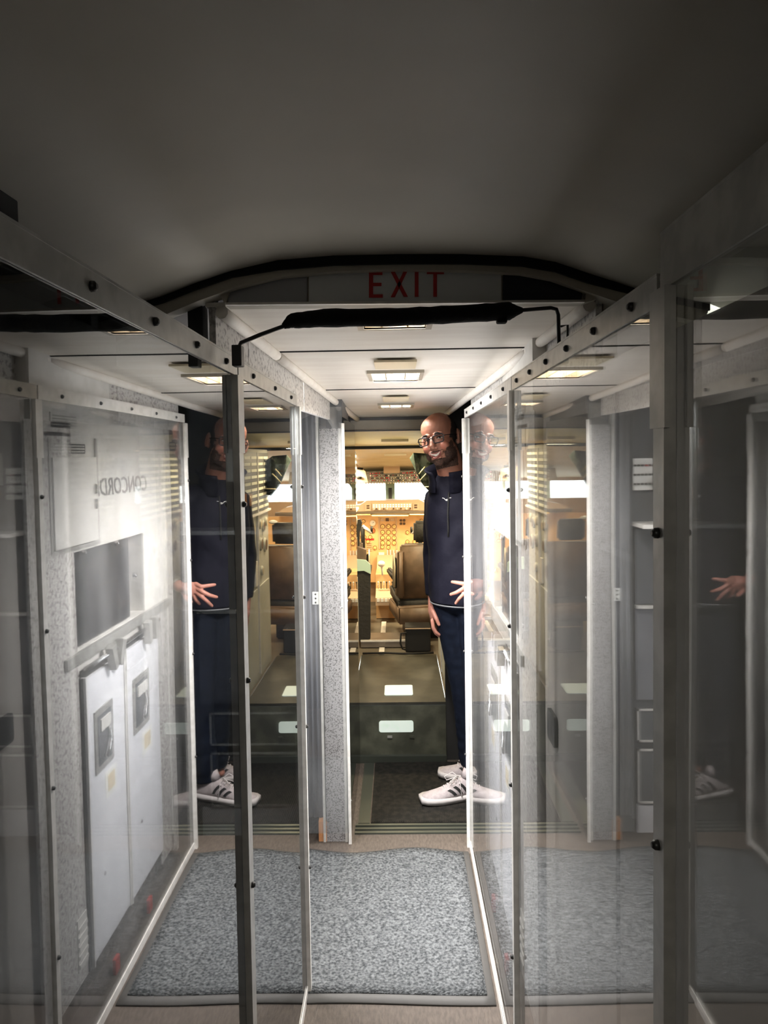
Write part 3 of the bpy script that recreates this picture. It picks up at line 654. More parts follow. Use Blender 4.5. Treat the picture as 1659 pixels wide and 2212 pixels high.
def iplate(x0, y0, x1, y1, m, th=0.008, name='module'):
    a_ = W(x0, y1, IY); c_ = W(x1, y0, IY); return bx(name, (a_.x, IY - th, a_.z), (c_.x, IY, c_.z), m, t, 0.001)
iplate(822, 1119, 830, 1126, M_itan); iplate(833, 1119, 840, 1126, dark); iplate(843, 1119, 852, 1126, M_itan)
iplate(790, 1163, 808, 1167, M_redd, 0.005); iplate(818.5, 1117, 820, 1186, M_itan); iplate(855.5, 1117, 857, 1186, M_itan)
for k in range(7): iplate(836 + k * 3.4, 1188, 838 + k * 3.4, 1206, M_itan if k % 2 else M_paper, 0.01, 'indicator')
iplate(818, 1193, 830, 1200, M_paper); iplate(822, 1222, 862, 1226, M_itan); iplate(822, 1207, 862, 1212, M_paper)
for k in range(5): iplate(792, 1172 + 4 * k, 803, 1173.6 + 4 * k, M_itan)
# glareshield
GY = 6.18
t = thing('glareshield', 'tan glareshield with rows of lit push buttons above the instrument panel', 'control panel', (0, GY, 1.15))
def gz(py): return W(857, py, GY).z
def gx(px): return W(px, 1090, GY).x
b = newbm(); prism(b, [(gx(745), gz(1106)), (gx(750), gz(1094)), (gx(778), gz(1090)), (gx(792), gz(1081)), (gx(905), gz(1080)), (gx(918), gz(1087)), (gx(960), gz(1094)), (gx(980), gz(1106))], 0.22, lambda u, v, w_: (u, GY + w_, v)); obj('hood', b, M_itan, t)
fp = mat('face_plate_tan', (0.60, 0.45, 0.30), 0.55)
b = newbm(); box(b, (gx(804), GY - .008, gz(1102)), (gx(890), GY, gz(1086))); obj('face_plate', b, fp, t)
for px in (795, 898): 
    b = newbm(); box(b, (gx(px) - .025, GY - .008, gz(1103)), (gx(px) + .025, GY, gz(1088))); q_ = obj('side_plate', b, fp, t)
    for k in range(2):
        b = newbm(); box(b, (gx(px) - .012, GY - .012, gz(1098 - k * 5)), (gx(px) + .012, GY - .008, gz(1095 - k * 5))); obj('window', b, dark, q_)
lit = mat('lit_key', (0.9, 0.85, 0.7), 0.4, emit=(1, 0.9, 0.7), estr=0.6)
for k in range(14):
    for j in range(2):
        x = gx(807.5 + k * 6); b = newbm(); box(b, (x - .008, GY - .013, gz(1091.4 + j * 4.2)), (x + .008, GY - .008, gz(1088.8 + j * 4.2))); obj('push_button', b, lit, t)
for k, px in enumerate((808, 813, 820, 829, 836, 850, 858, 866, 878, 886)):
    x = gx(px); b = newbm(); tube(b, [(x, GY - .008, gz(1098.5)), (x, GY - .022, gz(1098.5))], 0.010 if k in (2, 8) else 0.007, 10); obj('knob', b, dark if k % 2 else M_aluw, t)
b = newbm(); tube(b, [(gx(750), GY - .02, gz(1107)), (gx(980), GY - .02, gz(1107))], 0.014, 10); obj('coaming_roll', b, mat('coaming', (0.16, 0.13, 0.10), 0.5), t)
for a_ in ((760, 1112, 800, 1111), (885, 1111, 930, 1112), (803, 1114, 882, 1114)):
    b = newbm(); tube(b, [W(a_[0], a_[1], GY - .03), W(a_[2], a_[3], GY - .03)], 0.006, 8); obj('grab_rail', b, mat('rail_gold', (0.75, 0.55, 0.2), 0.3, 0.6), t)
# overhead panel
OY = 6.02
t = thing('overhead_panel', 'grey overhead switch panel studded with red and white knobs above the windscreen', 'control panel', (0, OY, 1.42))
def oz(py): return W(857, py, OY).z
def ox(px): return W(px, 1030, OY).x
ob = mat('overhead_grey', (0.16, 0.15, 0.13), 0.5, col2=(0.24, 0.22, 0.19), scale=40)
b = newbm(); prism(b, [(ox(770), oz(1042)), (ox(774), oz(1018)), (ox(828), oz(1017)), (ox(832), oz(1004)), (ox(862), oz(1004)), (ox(865), oz(1017)), (ox(940), oz(1016)), (ox(944), oz(1042))], 0.35, lambda u, v, w_: (u, OY + w_ , v)); obj('body', b, ob, t)
bx('centre_plate', (ox(829), OY - .006, oz(1022)), (ox(864), OY, oz(1004)), M_itan, t)
sw = [M_redd, M_paper, M_darkmetal, M_shade, M_paper, M_redd, mat('pinkish', (0.6, 0.2, 0.25), 0.5), M_darkmetal]
for i in range(26):
    for j in range(4):
        px = 800 + i * 5 + random.uniform(-1, 1); py = 1021.5 + j * 5.4 + random.uniform(-.7, .7)
        if 829 < px < 864 and j == 0: continue
        x = ox(px); z = oz(py); r_ = random.uniform(.004, .0085); b = newbm(); tube(b, [(x, OY, z), (x, OY - random.uniform(.01, .025), z)], [r_, r_ * .7], 7); obj('switch', b, random.choice(sw), t)
b = newbm(); p_ = W(843, 1046, 6.2); prism(b, [(-.05, .03), (.05, .03), (.02, -.03), (-.02, -.03)], 0.05, lambda u, v, w_: (p_.x + u, 6.2 + w_, p_.z + v)); obj('compass_housing', b, M_green, t)
for k in range(24):
    x = ox(790 + k * 6); b = newbm(); ell(b, (x, OY + .01, oz(1043.5)), (.007, .007, .006), sub=1); obj('bead', b, M_shade, t)
# cream side lining and visors at left
b = newbm(); prism(b, [up(x, y, 5.6) for x, y in ((762, 990), (772, 1004), (789, 1018), (795, 1042), (765, 1044), (750, 1040), (750, 990))], 0.03, lambda u, v, w_: (u, 5.6 + w_, v))
tag(obj('side_lining', b, mat('lining_tan', (0.62, 0.46, 0.33), 0.6)), 'tan side lining piece at the upper left of the windscreen', 'lining')
for i, (x, y) in enumerate(((778, 1012), (775, 1031))):
    b = newbm(); tube(b, [W(x - 6, y, 5.593), W(x + 6, y + 1, 5.593)], 0.009, 8); tag(obj('grab_handle', b, M_black), ('upper short black handle on the tan side lining', 'lower short black handle on the tan side lining')[i], 'handle')
# dark green folded visor at the man's collar
t = thing('side_visor', 'dark green glossy side visor with pale seams behind the man\'s collar', 'visor', (0.1, 4.5, 1.4))
b = newbm(); prism(b, [up(x, y, 4.5) for x, y in ((885, 990), (893, 978), (925, 980), (960, 1000), (960, 1060), (931, 1066), (912, 1046), (899, 1020))], 0.012, lambda u, v, w_: (u, 4.5 + w_ + 0.05 * math.sin(u * 30), v)); obj('sheet', b, mat('visor_green', (0.008, 0.014, 0.011), 0.25, col2=(0.03, 0.045, 0.036), scale=30, lo=.5, hi=.8), t)
for q in (((907, 1038), (925, 1018)), ((905, 1024), (918, 1008)), ((918, 1052), (945, 1050))):
    b = newbm(); tube(b, [W(q[0][0], q[0][1], 4.44), W(q[1][0], q[1][1], 4.44)], 0.003, 6); obj('seam', b, M_shade, t)

# centre pedestal
t = thing('centre_pedestal', 'amber centre pedestal with white lever knob between the pilot seats', 'console', (-0.03, 5.9, FZ))
a_ = W(812, 1240, 5.85); c_ = W(868, 1212, 5.85)
bx('console_body', (a_.x, 5.80, FZ), (c_.x, 6.36, 0.66), M_ipanel, t)
b = newbm(); prism(b, [(5.66, .50), (6.36, .74), (6.36, .60), (5.66, .44)], c_.x - a_.x, lambda u, v, w_: (a_.x + w_, u, v)); obj('console_top', b, M_itan, t)
for k in range(8):
    x = a_.x + .02 + k * .022; b = newbm(); tube(b, [(x, 5.78, .55), (x, 5.75, .60)], .004, 6); ell(b, (x, 5.75, .605), (.007, .007, .009), sub=1); obj('lever', b, M_darkmetal if k % 2 else M_paper, t)
p_ = W(824, 1218, 5.75); b = newbm(); ell(b, p_, (.030, .03, .026), sub=2); obj('white_knob', b, M_paper, t); b = newbm(); tube(b, [p_, (p_.x + .01, 5.85, .58)], .008, 8); obj('lever', b, M_aluw, t)
for k in range(6):
    x = a_.x + .01 + k * .03; bx('key_block', (x, 5.652, .47), (x + .022, 5.66, .495), M_paper, t)
# control columns
for i, (p0_, p1_) in enumerate((((783, 1136), (803, 1151)), ((908, 1137), (889, 1152)))):
    t = thing('control_column', ('left pilot\'s control column with slanting pale arm', 'right pilot\'s control column with slanting pale arm')[i], 'control column', W(p0_[0], 1240, 5.75), 'control columns')
    b = newbm(); tube(b, [W(*p0_, 5.75), W(*p1_, 5.75)], .013, 8); obj('arm', b, M_paper, t, True)
    q = W(*p0_, 5.75); b = newbm(); tube(b, [q, q + Vector((0, .05, -.15)), Vector((q.x, 5.9, FZ + .02))], .017, 8); obj('column', b, M_darkmetal, t, True)
    b = newbm(); q1 = W(*p1_, 5.75); tube(b, [q1, q1 + Vector((0, -.01, .05))], .010, 8); obj('grip', b, M_darkmetal, t)

# pilot seats
def seat(cx, y, label, turn, mirror=1):
    ct, st = math.cos(math.radians(turn)), math.sin(math.radians(turn))
    t = thing('pilot_seat', label, 'seat', (cx, y, FZ), 'pilot seats')
    def at(x, yy, z): return Vector((cx + x * mirror * ct - yy * st, y + x * mirror * st + yy * ct, z))
    def slab(name, poly, x0, x1, m, bev=.01):
        b = newbm(); prism(b, poly, 1, lambda u, v, w_: at(x0 + (x1 - x0) * w_, u + 0, v)); 
        bmesh.ops.bevel(b, geom=b.edges[:], offset=bev, segments=2, affect='EDGES'); return obj(name, b, m, t, True)
    # backrest leaning back (towards camera is -y)
    slab('backrest_shell', [(-.02, .60), (-.10, .98), (-.065, .99), (.02, .60)], -.19, .19, M_seat)
    slab('backrest_cushion', [(.02, .62), (-.06, .97), (-.01, .99), (.09, .64)], -.16, .16, M_seatb)
    h = slab('headrest', [(-.11, 1.0), (-.12, 1.14), (-.07, 1.15), (-.05, 1.0)], -.095, .095, M_seatb, .015)
    b = newbm(); q0 = at(.09, -.095, 1.15); ell(b, q0, (.03, .02, .014), sub=2); obj('headrest_cap', b, M_paper, h)
    slab('side_bolster', [(-.08, .62), (-.13, .95), (-.02, .93), (.03, .62)], -.215, -.165, M_seat); slab('side_bolster', [(-.08, .62), (-.13, .95), (-.02, .93), (.03, .62)], .165, .215, M_seat)
    slab('seat_cushion', [(-.02, .52), (-.02, .60), (.42, .64), (.42, .55)], -.20, .20, M_seatb, .015)
    slab('seat_pan', [(-.10, .44), (-.10, .56), (.42, .53), (.40, .44)], -.21, .21, M_seat)
    for s in (-1, 1):
        slab('armrest', [(-.04, .73), (-.04, .78), (.28, .78), (.28, .74)], s * .22 - .02, s * .22 + .02, M_seatb)
    b = newbm(); tube(b, [at(-.235, -.10, .70), at(-.235, -.13, .84), at(-.235, -.10, .93), at(-.235, -.06, .84), at(-.235, -.05, .70)], .006, 8); obj('armrest_piping', b, M_shade, t, True)
    slab('folded_armrest', [(-.09, .68), (-.12, .84), (-.09, .92), (-.05, .84), (-.04, .68)], -.235, -.215, M_seatb)
    slab('pedestal', [(.02, FZ), (.02, .46), (.28, .46), (.28, FZ)], -.13, .13, M_darkmetal)
    return t
s1 = seat(0.19, 5.12, 'right pilot seat with brown shell back seen beside the man', 8)
s2 = seat(-0.44, 5.30, 'left pilot seat, mostly hidden by the clear sheet at the doorway', 0, -1)
t = thing('harness', 'pale green harness webbing draped over the left pilot seat', 'harness', W(784, 1222, 4.9))
b = newbm(); prism(b, [up(x, y, 4.93) for x, y in ((768, 1208), (790, 1210), (800, 1220), (801, 1240), (786, 1233), (768, 1234))], .02, lambda u, v, w_: (u, 4.93 + w_, v)); obj('webbing', b, M_mint, t)
b = newbm(); prism(b, [up(x, y, 4.93) for x, y in ((769, 1234), (786, 1234), (800, 1241), (800, 1380), (790, 1385), (772, 1385))], .05, lambda u, v, w_: (u, 4.94 + w_, v)); obj('black_cover', b, M_seatb, t)
b = newbm(); prism(b, [up(x, y, 4.98) for x, y in ((769, 1180), (791, 1188), (790, 1208), (769, 1207))], .05, lambda u, v, w_: (u, 4.98 + w_, v)); obj('brown_pad', b, M_seat, t)
b = newbm(); prism(b, [up(x, y, 5.02) for x, y in ((768, 1124), (778, 1122), (782, 1130), (777, 1152), (776, 1180), (768, 1180))], .05, lambda u, v, w_: (u, 5.02 + w_, v)); obj('upper_strap', b, M_seatb, t)

# black case, seat rails and floor fittings
t = thing('flight_case', 'black boxy case on the cockpit floor to the right of the rails', 'case', (0.16, 4.85, FZ))
a_ = W(876, 1413, 4.78); c_ = W(930, 1358, 4.78)
bx('case_body', (a_.x, 4.78, FZ), (c_.x, 4.92, c_.z), M_black, t, .008); bx('case_lid', (a_.x, 4.775, c_.z), (c_.x, 4.92, c_.z + .012), M_black, t, .003); bx('lid_edge', (a_.x, 4.772, c_.z), (c_.x, 4.775, c_.z + .006), M_itan, t)
b = newbm(); q0 = W(866, 1368, 4.76); tube(b, [W(878, 1367, 4.76), q0, W(865, 1390, 4.76), W(870, 1402, 4.76), W(878, 1404, 4.76)], .006, 8); obj('carry_handle', b, M_black, t, True)
t = thing('floor_box', 'low metal-edged floor box across the cockpit entrance', 'box', (-0.05, 4.95, FZ))
b = newbm(); box(b, (-0.26, 4.90, FZ), (0.12, 5.14, FZ + .045), bev=.004); obj('box_body', b, mat('worn_steel', (0.22, 0.19, 0.16), .4, .5), t); bx('box_edge', (-0.26, 4.895, FZ + .04), (0.12, 4.905, FZ + .052), M_aluw, t)
t = thing('seat_track', 'pale metal seat track running along the cockpit floor centre', 'track', (-.05, 5.0, FZ))
bx('track_rail', (-0.135, 4.74, FZ - .004), (-0.10, 4.88, FZ + .006), M_aluw, t); bx('track_rail', (-0.135, 5.16, FZ - .004), (-0.10, 5.66, FZ + .006), M_aluw, t)
b = newbm(); tube(b, [(-.24, 4.735, FZ + .006), (-.1, 4.735, FZ + .008), (0, 4.725, FZ + .006), (.07, 4.73, FZ + .003), (.22, 4.735, FZ + .006)], .007, 8); tag(obj('floor_cable', b, M_black, None, True), 'black cable lying across the top of the cockpit step', 'cable')

# circuit-breaker walls on both sides of the cockpit entrance
def breaker_wall(side, X, label):
    t = thing('breaker_wall', label, 'control panel', (X, 4.5, FZ))
    th = 0.05
    def pn(name, y0, y1, z0, z1, m, proud=0.0, h=.01, parent=None):
        xa = X - side * (proud + h); xb = X - side * proud
        return bx(name, (min(xa, xb), y0, z0), (max(xa, xb), y1, z1), m, parent or t)
    lo_, hi_ = sorted((X, X + side * .60)); b = newbm(); box(b, (lo_, 3.85, FZ), (hi_, 4.62, 1.64)); obj('cabinet', b, M_eng, t)
    p1 = pn('breaker_board', 3.87, 4.22, 1.28, 1.62, M_cb); p2 = pn('breaker_board', 4.24, 4.60, 1.28, 1.62, M_cb)
    for p, y0 in ((p1, 3.88), (p2, 4.25)):
        for r_ in range(9): pn('label_strip', y0, y0 + .15, 1.295 + r_ * .036, 1.310 + r_ * .036, M_cblab, .01, .003, p); pn('label_strip', y0 + .17, y0 + .32, 1.295 + r_ * .036, 1.310 + r_ * .036, M_cblab, .01, .003, p)
    pn('divider', 4.222, 4.236, 0.34, 1.62, M_aluw, 0, .014); pn('ledge', 3.86, 4.62, 1.262, 1.274, M_aluw, 0, .02)
    for (y, z, r_) in ((3.95, 1.20, .025), (4.03, 1.20, .025), (4.11, 1.19, .03), (3.96, 1.10, .035), (4.08, 1.08, .04), (4.32, 1.2, .03), (4.42, 1.18, .035), (4.52, 1.2, .03), (4.34, 1.08, .04), (4.48, 1.06, .045), (3.98, .95, .05), (4.36, .92, .03)):
        b = newbm(); tube(b, [(X, y, z), (X - side * .012, y, z)], [r_, r_ * .9], 16); g = obj('gauge', b, M_eng, t)
        b = newbm(); tube(b, [(X - side * .012, y, z), (X - side * .014, y, z)], [r_ * .72] * 2, 16); obj('dial_face', b, dark if r_ > .03 else M_shade, g)
    pn('handle_plate', 4.14, 4.2, .86, 1.0, M_aluw); 
    for z in (.78, .58): pn('slot', 4.05, 4.13, z, z + .012, M_aluw, 0, .006)
    pn('lower_door', 3.88, 4.20, .36, .84, M_eng, 0, .008); pn('lower_door', 4.25, 4.58, .36, .84, M_eng, 0, .008)
breaker_wall(-1, -0.262, 'breaker board wall left of the cockpit entrance with label strips')
breaker_wall(1, 0.25, 'breaker board wall right of the cockpit entrance behind the man')

# ------------------------------------------------------------------ the man
man = thing('person', 'bald bearded man in glasses, navy jacket, dark jeans and white trainers, hand on hip', 'person', (0.3, 3.42, 0))
HC = Vector((0.200, 3.36, 1.652)); yaw = math.radians(-27); roll = math.radians(-12)
Rh = Matrix.Rotation(yaw, 3, 'Z') @ Matrix.Rotation(roll, 3, 'Y') @ Matrix.Rotation(math.radians(3), 3, 'X')
def H(x, y, z): return HC + Rh @ Vector((x, y, z))
def he(bm, c, r, rot=None, sub=3):
    R_ = Rh @ (rot if rot is not None else Matrix.Identity(3)); ell(bm, H(*c), r, R_, sub)
b = newbm()
he(b, (0, .012, .045), (.076, .096, .084)); he(b, (0, -.035, .055), (.066, .055, .062)); he(b, (0, -.028, -.025), (.062, .062, .078)); he(b, (0, -.035, -.072), (.050, .050, .036))
he(b, (0, -.072, -.095), (.024, .018, .018)); 
for s in (-1, 1):
    he(b, (s * .040, -.066, -.028), (.024, .019, .022)); he(b, (s * .030, -.086, .028), (.024, .010, .009)); he(b, (s * .050, -.03, -.06), (.014, .04, .028))
    he(b, (s * .013, -.100, -.032), (.009, .010, .008), sub=2)
    he(b, (s * .084, .010, .002), (.0065, .019, .034), Matrix.Rotation(math.radians(-10), 3, 'X') @ Matrix.Rotation(s * math.radians(28), 3, 'Z')); tube(b, [H(s * (.086 + .005 * math.sin(a)), .012 + .019 * math.sin(a) - .004, .002 + .033 * math.cos(a)) for a in [k * .35 for k in range(9)]], .0035, 8); he(b, (s * .077, .004, -.022), (.008, .009, .012))
    he(b, (s * .020, -.082, -.052), (.018, .010, .012), sub=2)
tube(b, [H(0, -.086, .020), H(0, -.098, .000), H(0, -.110, -.022), H(0, -.108, -.032)], [.009, .010, .012, .009], 12); he(b, (0, -.108, -.027), (.012, .011, .010), sub=2)
he(b, (0, -.086, -.075), (.026, .010, .008))
caps(b, H(0, .025, -.05), (0.262, 3.42, 1.47), .060, .066)
# torso and limbs inside the clothes
caps(b, (0.27, 3.42, 1.40), (0.30, 3.43, 0.95), .10, .10)
SR, ERm, WR = Vector((0.188, 3.49, 1.375)), Vector((0.170, 3.55, 1.12)), Vector((0.162, 3.49, 0.905))
SL, ELm, WL = Vector((0.435, 3.35, 1.405)), Vector((0.605, 3.33, 1.165)), Vector((0.385, 3.185, 1.03))
for sh, elb, wr in ((SR, ERm, WR), (SL, ELm, WL)):
    caps(b, (0.28, 3.42, 1.38), sh, .07, .05); caps(b, sh, elb, .042, .036); caps(b, elb, wr, .036, .024)
HR, KR, AR = Vector((0.245, 3.46, .90)), Vector((0.305, 3.48, .50)), Vector((0.345, 3.535, .09))
HL, KL, AL = Vector((0.355, 3.39, .90)), Vector((0.365, 3.36, .50)), Vector((0.352, 3.375, .09))
for h_, k_, a_ in ((HR, KR, AR), (HL, KL, AL)): caps(b, h_, k_, .07, .045); caps(b, k_, a_, .045, .032); caps(b, a_, a_ + Vector((-.03, -.01, -.03)), .026, .02)
def finger(bm, pts, rs):
    for i in range(len(pts) - 1): caps(bm, pts[i], pts[i + 1], rs[i], rs[i + 1], 2)
# left hand on the hip: back of the hand to the camera, fingers pointing to image left
palm = WL + Vector((-.045, -.005, -.010))
ell(b, palm, (.045, .015, .032), Matrix.Rotation(math.radians(12), 3, 'Y'), 3); caps(b, WL, palm, .022, .022)
def T(px, py, y): return W(px, py, y)
kn = [WL + Vector(v_) for v_ in ((-.075, -.004, .012), (-.080, -.006, -.006), (-.076, -.004, -.024), (-.066, -.002, -.040))]
finger(b, [kn[0], T(1003, 1261, 3.17), T(989, 1259, 3.18), T(977, 1257, 3.20)], [.0105, .0095, .0085, .007])
finger(b, [kn[1], T(1000, 1272, 3.165), T(986, 1280, 3.175), T(974, 1284, 3.20)], [.0105, .0095, .0085, .007])
finger(b, [kn[2], T(1002, 1283, 3.165), T(992, 1293, 3.175), T(985, 1303, 3.20)], [.010, .009, .008, .007])
finger(b, [kn[3], WL + Vector((-.075, -.002, -.06)), WL + Vector((-.085, .01, -.078))], [.009, .008, .0065])
finger(b, [WL + Vector((-.02, 0, -.02)), WL + Vector((-.03, -.012, -.048)), WL + Vector((-.05, .002, -.068))], [.011, .010, .008])
# right hand hanging, slightly curled
ph = WR + Vector((-.005, -.03, -.055))
ell(b, ph, (.016, .032, .045), sub=3); caps(b, WR, ph, .024, .02)
for k in range(4):
    base = ph + Vector((-.002, -.026 + k * .017, -.036)); L_ = (.85, 1, .95, .75)[k]
    finger(b, [base, base + Vector((.004, -.006, -.038 * L_)), base + Vector((.016, -.004, -.062 * L_)), base + Vector((.032, 0, -.078 * L_))], [.0095, .0085, .008, .0065])
finger(b, [ph + Vector((.002, -.025, .01)), ph + Vector((.016, -.045, -.022)), ph + Vector((.028, -.046, -.05))], [.012, .010, .008])
tmp = obj('body_tmp', b, M_skin)
rm = tmp.modifiers.new('r', 'REMESH'); rm.mode = 'VOXEL'; rm.voxel_size = 0.0025
sm = tmp.modifiers.new('s', 'SMOOTH'); sm.iterations = 3; sm.factor = 0.5
bpy.context.view_layer.update(); dg = bpy.context.evaluated_depsgraph_get()
me = bpy.data.meshes.new_from_object(tmp.evaluated_get(dg)); bpy.data.objects.remove(tmp)
me.name = 'body'; body = bpy.data.objects.new('body', me); COL.objects.link(body); body.parent = man; body.matrix_parent_inverse = Matrix.Translation(-man.location)
for p in me.polygons: p.use_smooth = True
RhI = Rh.transposed()
def mask(co):
    l = RhI @ (co - HC); x, y, z = l; ax = abs(x)
    if l.length > 0.2: return 0, 0, l
    jag = noise.noise(co * 60) * .006
    if ax > .0775 and z < .042: return 0, 0, l
    hair = 0
    side = (z > -.012 + (y - .02) * -.3 + jag) and (y > (-.030 + max(0, z - .03) * .55 + jag)) and (z < .098 + y * .35 + jag) and not (ax > .074 and abs(z) < .04 and -.01 < y < .035 and z < .03)
    if side or (y > .05 and z > -.06 and z < .12): hair = 1
    mw = ax / .034; 
    beard = 0
    lowface = z < -.055 + jag - max(0, (ax - .03)) * -.6 and z > -.125 and y < .02
    must = ax < .036 and -.053 + .2 * ax < z < -.043 + jag * .3 and y < -.06
    jaw = ax > .040 and z < -.012 - max(0, .06 - ax) * 1.5 + jag and y > -.06 and y < .002 and z > -.11
    mouthhole = ax < .034 and -.079 < z < -.050 and y < -.05
    if (lowface or must or jaw) and not mouthhole: beard = 1
    return hair, beard, l
tone = me.color_attributes.new('tone', 'FLOAT_COLOR', 'POINT')
hairv = [False] * len(me.vertices); beardv = [False] * len(me.vertices)
for i, v in enumerate(me.vertices):
    c_ = (0.56, 0.27, 0.19)
    if v.co.z > 1.45:
        h_, bd, l = mask(v.co)
        hairv[i] = bool(h_); beardv[i] = bool(bd)
        r_ = max(0, 1 - ((abs(l.x) - .04) ** 2 + (l.z + .025) ** 2) / .0006) if l.y < -.03 else 0
        c_ = (0.33 + .05 * r_, 0.145 - .02 * r_, 0.095 - .015 * r_)
        if h_: c_ = (0.06, 0.035, 0.025)
        if bd: c_ = (0.17, 0.08, 0.05)
    else: c_ = (0.52, 0.23, 0.17)
    tone.data[i].color = (*c_, 1)
def shell(name, flags, off, m, rnd):
    b = newbm(); mp = {}
    nz = 0
    for p in me.polygons:
        if all(flags[j] for j in p.vertices):
            vs = []
            for j in p.vertices:
                if j not in mp:
                    v = me.vertices[j]; mp[j] = b.verts.new(v.co + v.normal * (off + rnd * noise.noise(v.co * 300)))
                vs.append(mp[j])
            b.faces.new(vs)
    o = obj(name, b, m, man, True); return o
shell('hair', hairv, .0022, M_hair, .0015)
shell('beard', beardv, .0006, M_beard, .0016)
bvh = BVHTree.FromPolygons([v.co for v in me.vertices if True], [tuple(p.vertices) for p in me.polygons])
fd = Rh @ Vector((0, 1, 0))
def surf(x, z, off=0.001):
    hit = bvh.ray_cast(H(x, -.3, z), fd)[0]
    if hit is None: hit = H(x, -.08, z)
    return hit - fd * off
def patch(name, outline, off, th, m, parent):
    b = newbm(); a_ = [b.verts.new(surf(x, z, off)) for x, z in outline]; c_ = b.verts.new(surf(sum(p[0] for p in outline) / len(outline), sum(p[1] for p in outline) / len(outline), off + th))
    for i in range(len(a_)): b.faces.new((a_[i], a_[(i + 1) % len(a_)], c_))
    return obj(name, b, m, parent, True)
def crescent(w_, z0, up_, dn, n=10):
    o_ = []
    for i in range(n + 1): s = -1 + 2 * i / n; o_.append((s * w_, z0 + up_ * s * s))
    for i in range(n - 1, 0, -1): s = -1 + 2 * i / n; o_.append((s * w_, z0 + up_ * s * s - dn * (1 - s * s)))
    return o_
def strip(name, outline_top, outline_bot, off, m, parent):
    b = newbm(); R_ = [[b.verts.new(surf(x0 + (x1 - x0) * q, z0 + (z1 - z0) * q, off)) for (x0, z0), (x1, z1) in zip(outline_top, outline_bot)] for q in (0, .33, .66, 1)]
    for A, B in zip(R_, R_[1:]):
        for i in range(len(A) - 1): b.faces.new((A[i], A[i + 1], B[i + 1], B[i]))
    r = bmesh.ops.extrude_face_region(b, geom=b.faces[:])
    for v in [e for e in r['geom'] if isinstance(e, bmesh.types.BMVert)]: v.co += fd * .004
    return obj(name, b, m, parent, True)
ss = [-1 + k / 6 for k in range(13)]
strip('mouth', [(s * .028, -.055 + .006 * s * s) for s in ss], [(s * .028, -.055 + .006 * s * s - .018 * (1 - s * s)) for s in ss], .0022, M_mouth, man)
strip('teeth', [(s * .0245, -.0560 + .0055 * s * s) for s in ss], [(s * .0245, -.0560 + .0055 * s * s - .0110 * (1 - s * s * .9)) for s in ss], .0040, M_teeth, man)
b = newbm(); tube(b, [surf(s * .029, -.0565 + .0065 * s * s - .018 * (1 - s * s), .003) for s in ss], [.0015 + .003 * (1 - s * s) for s in ss], 8); obj('lower_lip', b, M_lip2, man, True)
b = newbm(); tube(b, [surf(s * .029, -.0535 + .0062 * s * s, .002) for s in ss], [.001 + .0016 * (1 - s * s) for s in ss], 8); obj('upper_lip', b, M_lip2, man, True)
for s in (-1, 1):
    e = strip('eye', [(s * .031 + k * .011, .010 + .004 * (1 - k * k)) for k in (-1, -.5, 0, .5, 1)], [(s * .031 + k * .011, .010 - .0035 * (1 - k * k)) for k in (-1, -.5, 0, .5, 1)], .0012, M_eyew, man)
    q = surf(s * .031, .0105, .0018); b = newbm(); ell(b, q, (.0048, .0015, .0045), Rh, 2); obj('iris', b, M_iris, e)
    b = newbm(); tube(b, [surf(s * .031 + k * .0125, .0105 + .0046 * (1 - k * k), .002) for k in (-1, -.5, 0, .5, 1)], .0013, 6); obj('eyelid', b, M_hair, e)
    b = newbm(); tube(b, [surf(s * (.018 + k * .007), .029 + .004 * math.sin(k), .001) for k in (0, 1, 2, 3, 4)], [.0028, .0046, .0046, .0036, .0015], 6); obj('eyebrow', b, M_hair, man, True)
# spectacles
gl = obj('spectacles', (lambda b: (tube(b, [H(-.010, -.112, .010), H(0, -.114, .014), H(.010, -.112, .010)], .0020, 8), b)[1])(newbm()), M_frame, man, True)
for s in (-1, 1):
    out = []
    for u, v in rrect(-.0255, -.0165, .0255, .0165, .010, 3):
        u2 = u * (1.0 if v > 0 else .9); out.append(H(s * .036 + u2, -.112 + .22 * max(0, abs(s * .036 + u2) - .02), .005 + v + (.003 if s * u > 0.01 and v > 0 else 0)))
    b = newbm(); tube(b, out + [out[0], out[1]], .0025, 8); obj('rim', b, M_frame, gl, True)
    b = newbm(); b.faces.new([b.verts.new(p) for p in out]); obj('lens', b, M_lens, gl)
    b = newbm(); tube(b, [H(s * .062, -.104, .014), H(s * .074, -.085, .014), H(s * .081, 0.0, .012), H(s * .079, .02, .002)], .0018, 6); obj('temple', b, M_frame, gl, True)
# jacket: torso, sleeves, collar grown as one smooth surface
def remeshed(name, bm, m, vox, it, parent=None, disp=None):
    tmp = obj('tmp', bm, m); r = tmp.modifiers.new('r', 'REMESH'); r.mode = 'VOXEL'; r.voxel_size = vox
    s = tmp.modifiers.new('s', 'SMOOTH'); s.iterations = it; s.factor = .5
    bpy.context.view_layer.update(); me_ = bpy.data.meshes.new_from_object(tmp.evaluated_get(bpy.context.evaluated_depsgraph_get())); bpy.data.objects.remove(tmp)
    if disp:
        nn = [Vector(v.normal) for v in me_.vertices]
        cs = [v.co + n_ * disp(v.co) for v, n_ in zip(me_.vertices, nn)]
        me_.vertices.foreach_set('co', [c for v in cs for c in v]); me_.update()
    me_.name = name; o_ = bpy.data.objects.new(name, me_); COL.objects.link(o_)
    if parent: o_.parent = parent; o_.matrix_parent_inverse = Matrix.Translation(-man.location)
    for p in me_.polygons: p.use_smooth = True
    return o_
Rt = Matrix.Rotation(math.radians(-27), 3, 'Z')
b = newbm()
rings = []
